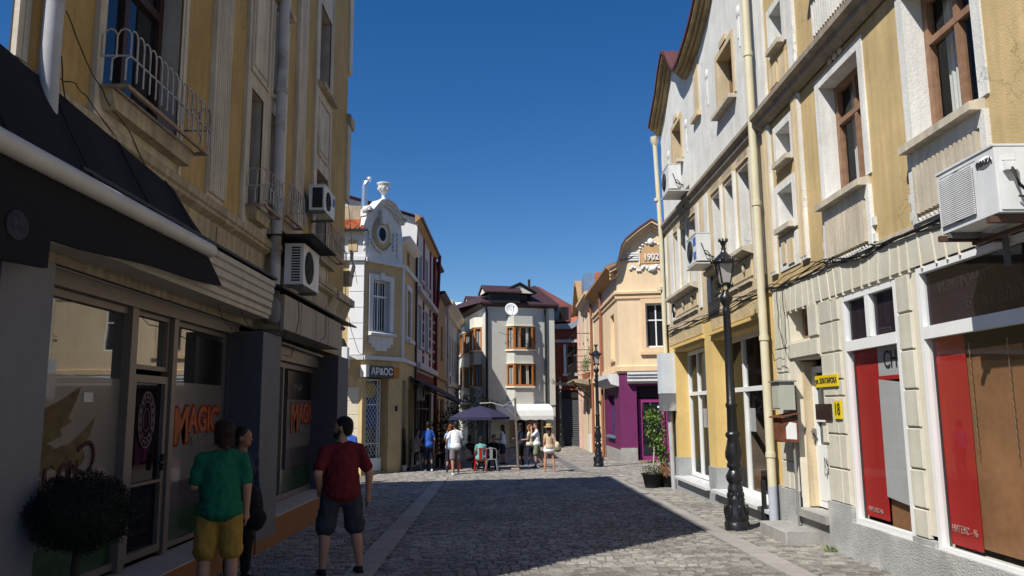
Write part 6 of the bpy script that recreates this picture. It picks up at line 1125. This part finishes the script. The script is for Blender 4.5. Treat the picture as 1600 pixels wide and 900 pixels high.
def person(label, x, y, face, H=1.76, top='tshirt', topm=None, bottom='shorts', botm=None, hairm=None, hair='short', skin=None, armL=None, armR=None, legs='stand', build=1.0, shoes=None, beard=False, head=0, sit=0, vox=.018, sleeve=.6, lean=0, group=None, fem=False, hands=True, z=None, loose=False):
    """face: heading of the body, 0 looks along +Y, positive turns left.  local x = right, y = forward"""
    s = H / 1.76; skin = skin or SK1; t = thing('person', label, 'person', FR(x, y, face, gz(y) if z is None else z), group); M = W[t.name] @ Matrix.Scale(s, 4); B = build
    dz = -.42 * sit; sw = .172 * B if not fem else .145; hp = .095 * B
    def P(a, b_, c): return (a, b_ + lean * max(0, c - .95), c + dz)
    sh = {1: P(sw, 0, 1.385), -1: P(-sw, 0, 1.385)}; arms = {1: armR or 'down', -1: armL or 'down'}; EH = {}
    for k in (1, -1):
        a = arms[k]; X = k * (sw + .05)
        if a == 'down': EH[k] = (P(X, -.03, 1.13), P(X + k * .005, .05, .88))
        elif a == 'pocket': EH[k] = (P(X + k * .05, -.1, 1.14), P(k * (.2 * B), .08, .93))
        elif a == 'front': EH[k] = (P(X, .02, 1.14), P(k * .1, .27, 1.12))
        elif a == 'face': EH[k] = (P(X - k * .02, .2, 1.2), P(k * .06, .2, 1.5))
        elif a == 'table': EH[k] = (P(X, .1, 1.15), P(k * .15, .35, 1.1))
        elif a == 'up': EH[k] = (P(X, .15, 1.22), P(k * .12, .1, 1.45))
        else: EH[k] = (P(*a[0]), P(*a[1]))
    hz = .92 + dz
    if sit: hips = [(hp, 0, hz), (-hp, 0, hz)]; kn = [(.13, .42, hz - .02), (-.13, .42, hz - .02)]; an = [(.13, .4, .09), (-.13, .4, .09)]
    elif legs == 'walk': hips = [(hp, 0, hz), (-hp, 0, hz)]; kn = [(.1, .12, .5), (-.11, -.05, .5)]; an = [(.1, .06, .1), (-.11, -.25, .12)]
    elif legs == 'lean': hips = [(hp, 0, hz), (-hp, 0, hz)]; kn = [(.1, -.1, .5), (-.12, .05, .5)]; an = [(.1, -.28, .09), (-.14, .05, .09)]
    elif legs == 'wide': hips = [(hp, 0, hz), (-hp, 0, hz)]; kn = [(.15 * B, .02, .5), (-.15 * B, .03, .5)]; an = [(.19 * B, -.02, .09), (-.17 * B, 0, .09)]
    else: hips = [(hp, 0, hz), (-hp, 0, hz)]; kn = [(.11 * B, .02, .5), (-.11 * B, .02, .5)]; an = [(.12 * B, -.02, .09), (-.12 * B, -.02, .09)]
    tw = .155 * B if not fem else .125; td = .105 * (1 + (B - 1) * 1.6)
    body = [('e', P(0, 0, 1.26), (tw, td, .2)), ('e', P(0, .01, 1.08), (tw * .88, td, .17)), ('e', P(0, 0, .96), (.15 * B, .115 * B, .14)), ('c', P(0, 0, 1.4), P(0, .012, 1.55), .062 * B, .055), ('c', P(0, -.01, 1.45), P(sw * .9, 0, 1.385), .05, .05), ('c', P(0, -.01, 1.45), P(-sw * .9, 0, 1.385), .05, .05)]
    hc = Vector(P(0, .02, 1.64)); Rh = Matrix.Rotation(head, 3, 'Z')
    def Hh(a, b_, c): v = Rh @ Vector((a, b_, c)); return tuple(hc + v)
    body += [('e', Hh(0, 0, .02), (.076, .096, .1), head, 'Z'), ('e', Hh(0, .03, -.055), (.055, .065, .06), head, 'Z'), ('c', Hh(0, .088, .0), Hh(0, .106, -.022), .011, .014), ('e', Hh(.078, -.005, -.005), (.012, .022, .032), head, 'Z'), ('e', Hh(-.078, -.005, -.005), (.012, .022, .032), head, 'Z'),
             ('e', Hh(0, .08, -.052), (.024, .012, .008), head, 'Z'), ('e', Hh(0, .075, .028), (.05, .02, .012), head, 'Z')]
    for k in (1, -1):
        e, h = EH[k]; e, h = Vector(e), Vector(h); body += [('c', sh[k], e, .052 * B, .042 * B), ('c', e, h, .043 * B, .029)]
        d = (h - e).normalized(); pc = h + d * .05; sd = Vector((0, 1, 0)) if abs(d.y) < .7 else Vector((1, 0, 0)); sd = (sd - d * sd.dot(d)).normalized(); nn = d.cross(sd)
        body.append(('c', h, pc, .03, .036))
        if hands:
            for q in range(4):
                f0 = pc + d * .03 + sd * (q - 1.5) * .02; L = (.034, .04, .036, .028)[q]; f1 = f0 + d * L - nn * k * .006; f2 = f1 + (d * .8 - nn * k * .5).normalized() * L * .7; body += [('c', f0, f1, .0105, .0095), ('c', f1, f2, .0095, .008)]
            th0 = h + d * .03 + sd * .028; body.append(('c', th0, th0 + (d * .8 + sd * .6).normalized() * .05, .012, .009))
    for k, (hh, kk, aa) in enumerate(zip(hips, kn, an)):
        body += [('c', hh, kk, .088 * B, .058 * B), ('c', kk, Vector(kk).lerp(Vector(aa), .35) - Vector((0, .015, 0)), .056 * B, .056 * B), ('c', Vector(kk).lerp(Vector(aa), .35) - Vector((0, .015, 0)), aa, .056 * B, .036), ('c', (aa[0], aa[1] - .02, aa[2] - .045), (aa[0], aa[1] + .14, .035 if not sit else .035), .034, .03)]
    blob('body', body, skin, t, M, vox if not hands else min(vox, .009 if vox < .014 else .014), 2)
    # clothes
    g = .018
    if top:
        tp_ = [('e', P(0, 0, 1.26), (tw + g, td + g, .2)), ('e', P(0, .01, 1.08), (tw * .92 + g, td + g * 1.3, .17)), ('e', P(0, 0, .97 if top != 'tank' else 1.0), (.155 * B + g + .014, .118 * B + g * 1.2 + .016, .125)), ('c', P(0, -.01, 1.445), P(sw * .92, 0, 1.385), .064, .06 * B), ('c', P(0, -.01, 1.445), P(-sw * .92, 0, 1.385), .064, .06 * B), ('e', P(0, -.01, 1.1), (tw * .95 + g, td + g, .34)), ('e', P(0, 0, .93 if top != 'tank' else .97), (.185 * B + .012, .15 * B + .012, .13))] + ([('e', P(0, 0, .9), (.2 * B, .155 * B + .012, .1)), ('e', P(0, 0, 1.05), (.18 * B, .14 * B + .01, .25))] if loose else [])
        if top in ('tshirt', 'long'):
            for k in (1, -1):
                e = Vector(EH[k][0]); q = Vector(sh[k]).lerp(e, sleeve if top == 'tshirt' else 1); tp_.append(('c', sh[k], q, .06 * B, .064 * B if top == 'tshirt' else .052))
                if top == 'long': tp_.append(('c', e, Vector(e).lerp(Vector(EH[k][1]), .9), .053, .042))
        blob('shirt', tp_, topm, t, M, max(vox, .012), 3, .034 if vox < .015 else .012)
    if bottom:
        bp = [('e', (0, 0, hz + .03), (.155 * B + .012, .122 * B + .01, .14)), ('c', (-.05 * B, 0, hz - .06), (.05 * B, 0, hz - .06), .095 * B, .095 * B)]
        for hh, kk, aa in zip(hips, kn, an):
            if bottom == 'shorts': bp.append(('c', hh, Vector(hh).lerp(Vector(kk), .5), .1 * B, .098 * B)); bp.append(('c', Vector(hh).lerp(Vector(kk), .5), Vector(hh).lerp(Vector(kk), .88), .098 * B, .104 * B))
            elif bottom == 'mini': bp.append(('c', hh, Vector(hh).lerp(Vector(kk), .25), .115 * B, .12 * B))
            else: bp += [('c', hh, kk, .096 * B, .07 * B), ('c', kk, Vector(kk).lerp(Vector(aa), .93), .07 * B, .055)]
        if bottom == 'mini': bp.append(('e', (0, 0, hz - .1), (.2, .16, .12)))
        blob({'shorts': 'shorts', 'mini': 'skirt', 'trousers': 'trousers'}[bottom], bp, botm, t, M, max(vox, .012), 3, .03 if vox < .015 else .01)
    for k, aa in enumerate(an):
        blob('shoe', [('c', (aa[0], aa[1] - .03, .035), (aa[0], aa[1] + .15, .033), .043, .037), ('c', (aa[0], aa[1] - .01, .05), (aa[0], aa[1], .09), .04, .038)], shoes or CABLE, t, M, .012, 2)
    hm = hairm or mat('dark_brown_hair', (.018, .011, .008), rough=.6, var=.3, scale=40, bump=.6)
    hr = [('e', Hh(0, -.022, .045), (.087, .1, .092), head, 'Z'), ('e', Hh(0, -.06, -.01), (.072, .055, .08), head, 'Z')]
    if hair == 'medium': hr += [('e', Hh(0, -.06, -.05), (.085, .06, .09), head, 'Z'), ('c', Hh(.07, -.02, 0), Hh(.075, -.03, -.1), .025, .02), ('c', Hh(-.07, -.02, 0), Hh(-.075, -.03, -.1), .025, .02)]
    if hair == 'long': hr += [('e', Hh(0, -.07, -.12), (.08, .05, .17), head, 'Z'), ('c', Hh(0, -.09, -.2), Hh(0, -.1, -.36), .06, .03), ('c', Hh(.07, -.02, 0), Hh(.08, -.03, -.2), .028, .02), ('c', Hh(-.07, -.02, 0), Hh(-.08, -.03, -.2), .028, .02)]
    blob('hair', hr, hm, t, M, max(.009, vox * .7), 1, .012)
    if vox < .015:                            # loose strands over the hair mass
        hb = Mb(); rh = random.Random(int(x * 100) + 9)
        for i in range(2600):
            v = Vector((rh.gauss(0, 1), rh.gauss(0, 1) - .35, rh.gauss(0, 1) + .35)).normalized()
            if v.y > .35 and v.z < .55: continue
            L = .035 if hair == 'short' else .075; p = Vector((v.x * .085, -.022 + v.y * .098, .045 + v.z * .09)) if i % 3 else Vector((v.x * .078, -.06 + v.y * .06, (-.05 if hair != 'short' else -.005) + v.z * .085))
            dr_ = (Vector((rh.gauss(0, .35), rh.gauss(0, .35) - .1, -1)) + v * .25); dr_ -= v * dr_.dot(v) * .8; dr_ = dr_.normalized() * L; sd_ = dr_.cross(v).normalized() * .0022
            a_, b2, c_ = p + v * .002 - sd_, p + v * .002 + sd_, p + dr_ + v * .006
            hb.add([Hh(*a_), Hh(*b2), Hh(*c_)], [(0, 1, 2)])
        mk('loose_hair', hb, hm, t, M, kind='stuff')
    if beard: blob('beard', [('e', Hh(0, .045, -.085), (.058, .06, .055), head, 'Z'), ('c', Hh(.06, .01, -.03), Hh(.045, .04, -.09), .02, .03), ('c', Hh(-.06, .01, -.03), Hh(-.045, .04, -.09), .02, .03), ('e', Hh(0, .09, -.04), (.03, .012, .008), head, 'Z')], hm, t, M, .008, 1, .012)
    return t, M
CT = lambda n, c, **k: mat(n, c, rough=.9, var=.14, scale=5, bump=.55, fine=13, **k)
GREEN = CT('green_cotton', (.008, .12, .06)); OCH = CT('ochre_cotton', (.36, .20, .035)); REDC = CT('dark_red_cotton', (.12, .010, .013)); DKB = CT('dark_grey_denim', (.035, .035, .045)); NAVYC = CT('navy_cotton', (.02, .025, .05)); BLUEC = CT('blue_cotton', (.03, .10, .42)); WHC = CT('white_cotton', (.78, .78, .80)); GREYC = CT('grey_cotton', (.17, .15, .155)); TEAL = CT('teal_cotton', (.12, .33, .33)); CREAMC = CT('cream_cotton', (.62, .55, .40)); BEIGE = CT('beige_print_cotton', (.5, .38, .25)); CAMO = mat('camouflage_cotton', (.20, .22, .12), rough=.9, var=.3, scale=5, bump=0, dirt=(.08, .1, .05, 1)); BLK = CT('black_cotton', (.012, .012, .014))
BRH = mat('brown_hair', (.05, .022, .012), rough=.6, var=.3, scale=40, bump=.6); AUB = mat('auburn_hair', (.17, .06, .025), rough=.6, var=.3, scale=40, bump=.6)
# near left
person('man in green T-shirt and ochre shorts with brown hair, back turned', -2.79, 8.05, .35, 1.8, topm=GREEN, botm=OCH, hairm=BRH, hair='medium', armR='down', armL='front', vox=.012, build=1.08, shoes=CABLE, head=.3, loose=True, sleeve=.75)
t, M = person('man in dark clothes half hidden behind the green T-shirt', -3.05, 9.45, -2.2, 1.72, top='long', topm=NAVYC, bottom='trousers', botm=BLK, hair='short', vox=.013, head=.5, skin=SK2)
bg_ = thing('jacket', 'black jacket hanging over the hidden man arm', 'jacket', FR(-2.78, 9.0, 0, .8)); blob('cloth', [('e', (0, 0, -.05), (.13, .09, .2)), ('e', (.05, 0, -.2), (.12, .08, .12)), ('c', (-.05, 0, .15), (-.02, 0, .0), .06, .08)], BLK, bg_, W[bg_.name], .014, 2, .03)
person('bearded man in dark red T-shirt and dark shorts looking left', -1.95, 9.75, .45, 1.83, topm=REDC, botm=DKB, hair='short', beard=True, armR=((.31, -.04, 1.12), (.33, .06, .86)), armL='pocket', vox=.012, build=1.16, legs='wide', head=1.0, sleeve=.72, shoes=BLK, loose=True)
person('person in blue top mostly hidden behind the bearded man', -4.62, 24.2, -.3, 1.7, topm=BLUEC, bottom='trousers', botm=BLK, skin=SK2)
# terrace
person('man in blue T-shirt and dark jeans standing at the bar table', -2.85, 30.1, .5, 1.8, topm=BLUEC, bottom='trousers', botm=NAVYC, armL='table', armR='down', shoes=WHC, lean=.12)
person('woman in grey top perched on the bar stool', -3.35, 30.65, -1.2, 1.68, topm=CT('warm_grey_cotton', (.34, .30, .28)), bottom='trousers', botm=BLK, sit=.35, fem=True, hair='medium', armR='table', armL='table')
person('man in white T-shirt and grey shorts walking with white trainers', -1.72, 28.0, .15, 1.8, topm=WHC, botm=GREYC, legs='walk', shoes=WHC, armR='front', armL=((-.3, .0, 1.12), (-.28, .16, .93)), skin=SK2)
person('brown haired woman beyond the man in white', -1.98, 29.2, .1, 1.7, topm=CT('pale_blue_cotton', (.3, .42, .6)), bottom='trousers', botm=NAVYC, fem=True, hair='medium', hairm=AUB, armL='up')
person('woman in teal top sitting on the red chair', -.9, 29.62, .0, 1.7, topm=TEAL, bottom='trousers', botm=BLK, sit=1.05, hair='medium', fem=True, build=1.15, armL='table', armR='table')
person('dark dressed man sitting at the table behind the silver chair', -.45, 30.9, 3.0, 1.74, topm=BLK, bottom='trousers', botm=BLK, sit=1.05, armL='table', armR='table', skin=SK2)
person('dark haired person sitting left of the teal top', -1.35, 30.6, -.6, 1.72, topm=BLK, bottom='trousers', botm=BLK, sit=1.05, hair='medium', armL='table', armR='table', skin=SK2)
person('person in black seated deep in the awning shade', -2.4, 32.7, 2.6, 1.72, topm=BLK, bottom='trousers', botm=BLK, sit=1.05, armL='table', armR='table', skin=SK2)
person('woman in white tank top and dark shorts in the shade', -.12, 34.6, 1.2, 1.66, top='tank', topm=WHC, botm=NAVYC, fem=True, hair='long', hairm=BRH, armL='front')
person('woman in dark blue with a bag, leftmost of the chatting trio', .62, 33.3, .9, 1.72, top='long', topm=NAVYC, bottom='trousers', botm=BLK, fem=True, hair='long', armL='front', head=-.9)
person('auburn woman in cream vest, middle of the chatting trio', .98, 32.9, 1.2, 1.66, top='tshirt', sleeve=.3, topm=CREAMC, bottom='trousers', botm=NAVYC, fem=True, hair='long', hairm=AUB, armL='front', armR='front', legs='lean', shoes=CT('blue_shoe', (.1, .14, .25)))
person('man in white T-shirt and camouflage shorts drinking', 1.22, 31.9, 1.5, 1.74, topm=WHC, botm=CAMO, armR='face', armL='face', head=.2, legs='lean', skin=SK1)
t, M = person('woman in straw hat, beige top and white skirt with a bag', 1.55, 28.9, .0, 1.64, top='tshirt', sleeve=.4, topm=BEIGE, bottom='mini', botm=WHC, fem=True, hair='long', hairm=BRH, legs='wide', skin=SK1, shoes=CT('tan_sandal', (.3, .15, .1)))
hat = thing('straw_hat', 'straw hat with wide brim on the woman in white skirt', 'hat', FR(1.55, 28.92, 0, gz(28.9) + 1.55)); mk('brim', Mb().lathe([(.09, .05), (.19, .02), (.195, .03), (.09, .07)], (0, 0, .0), 18), mat('straw', (.45, .30, .14), var=.2, scale=30), hat); mk('crown', Mb().lathe([(.1, .04), (.1, .12), (.08, .15), (.02, .155)], (0, 0, 0), 16), MATS['straw'], hat); mk('band', Mb().lathe([(.103, .05), (.103, .075)], (0, 0, 0), 16), BRH, hat)
sbg = thing('shoulder_bag', 'pale and khaki shoulder bag at the side of the hat woman', 'bag', FR(1.83, 28.85, 0, gz(28.9) + .72)); blob('bag_top', [('e', (0, 0, .22), (.09, .07, .13)), ('c', (-.05, 0, .34), (-.08, 0, .5), .02, .015)], CREAMC, sbg, W[sbg.name], .015, 2); blob('bag_bottom', [('e', (.02, 0, .08), (.13, .09, .1))], CT('khaki_canvas', (.14, .13, .08)), sbg, W[sbg.name], .015, 2)
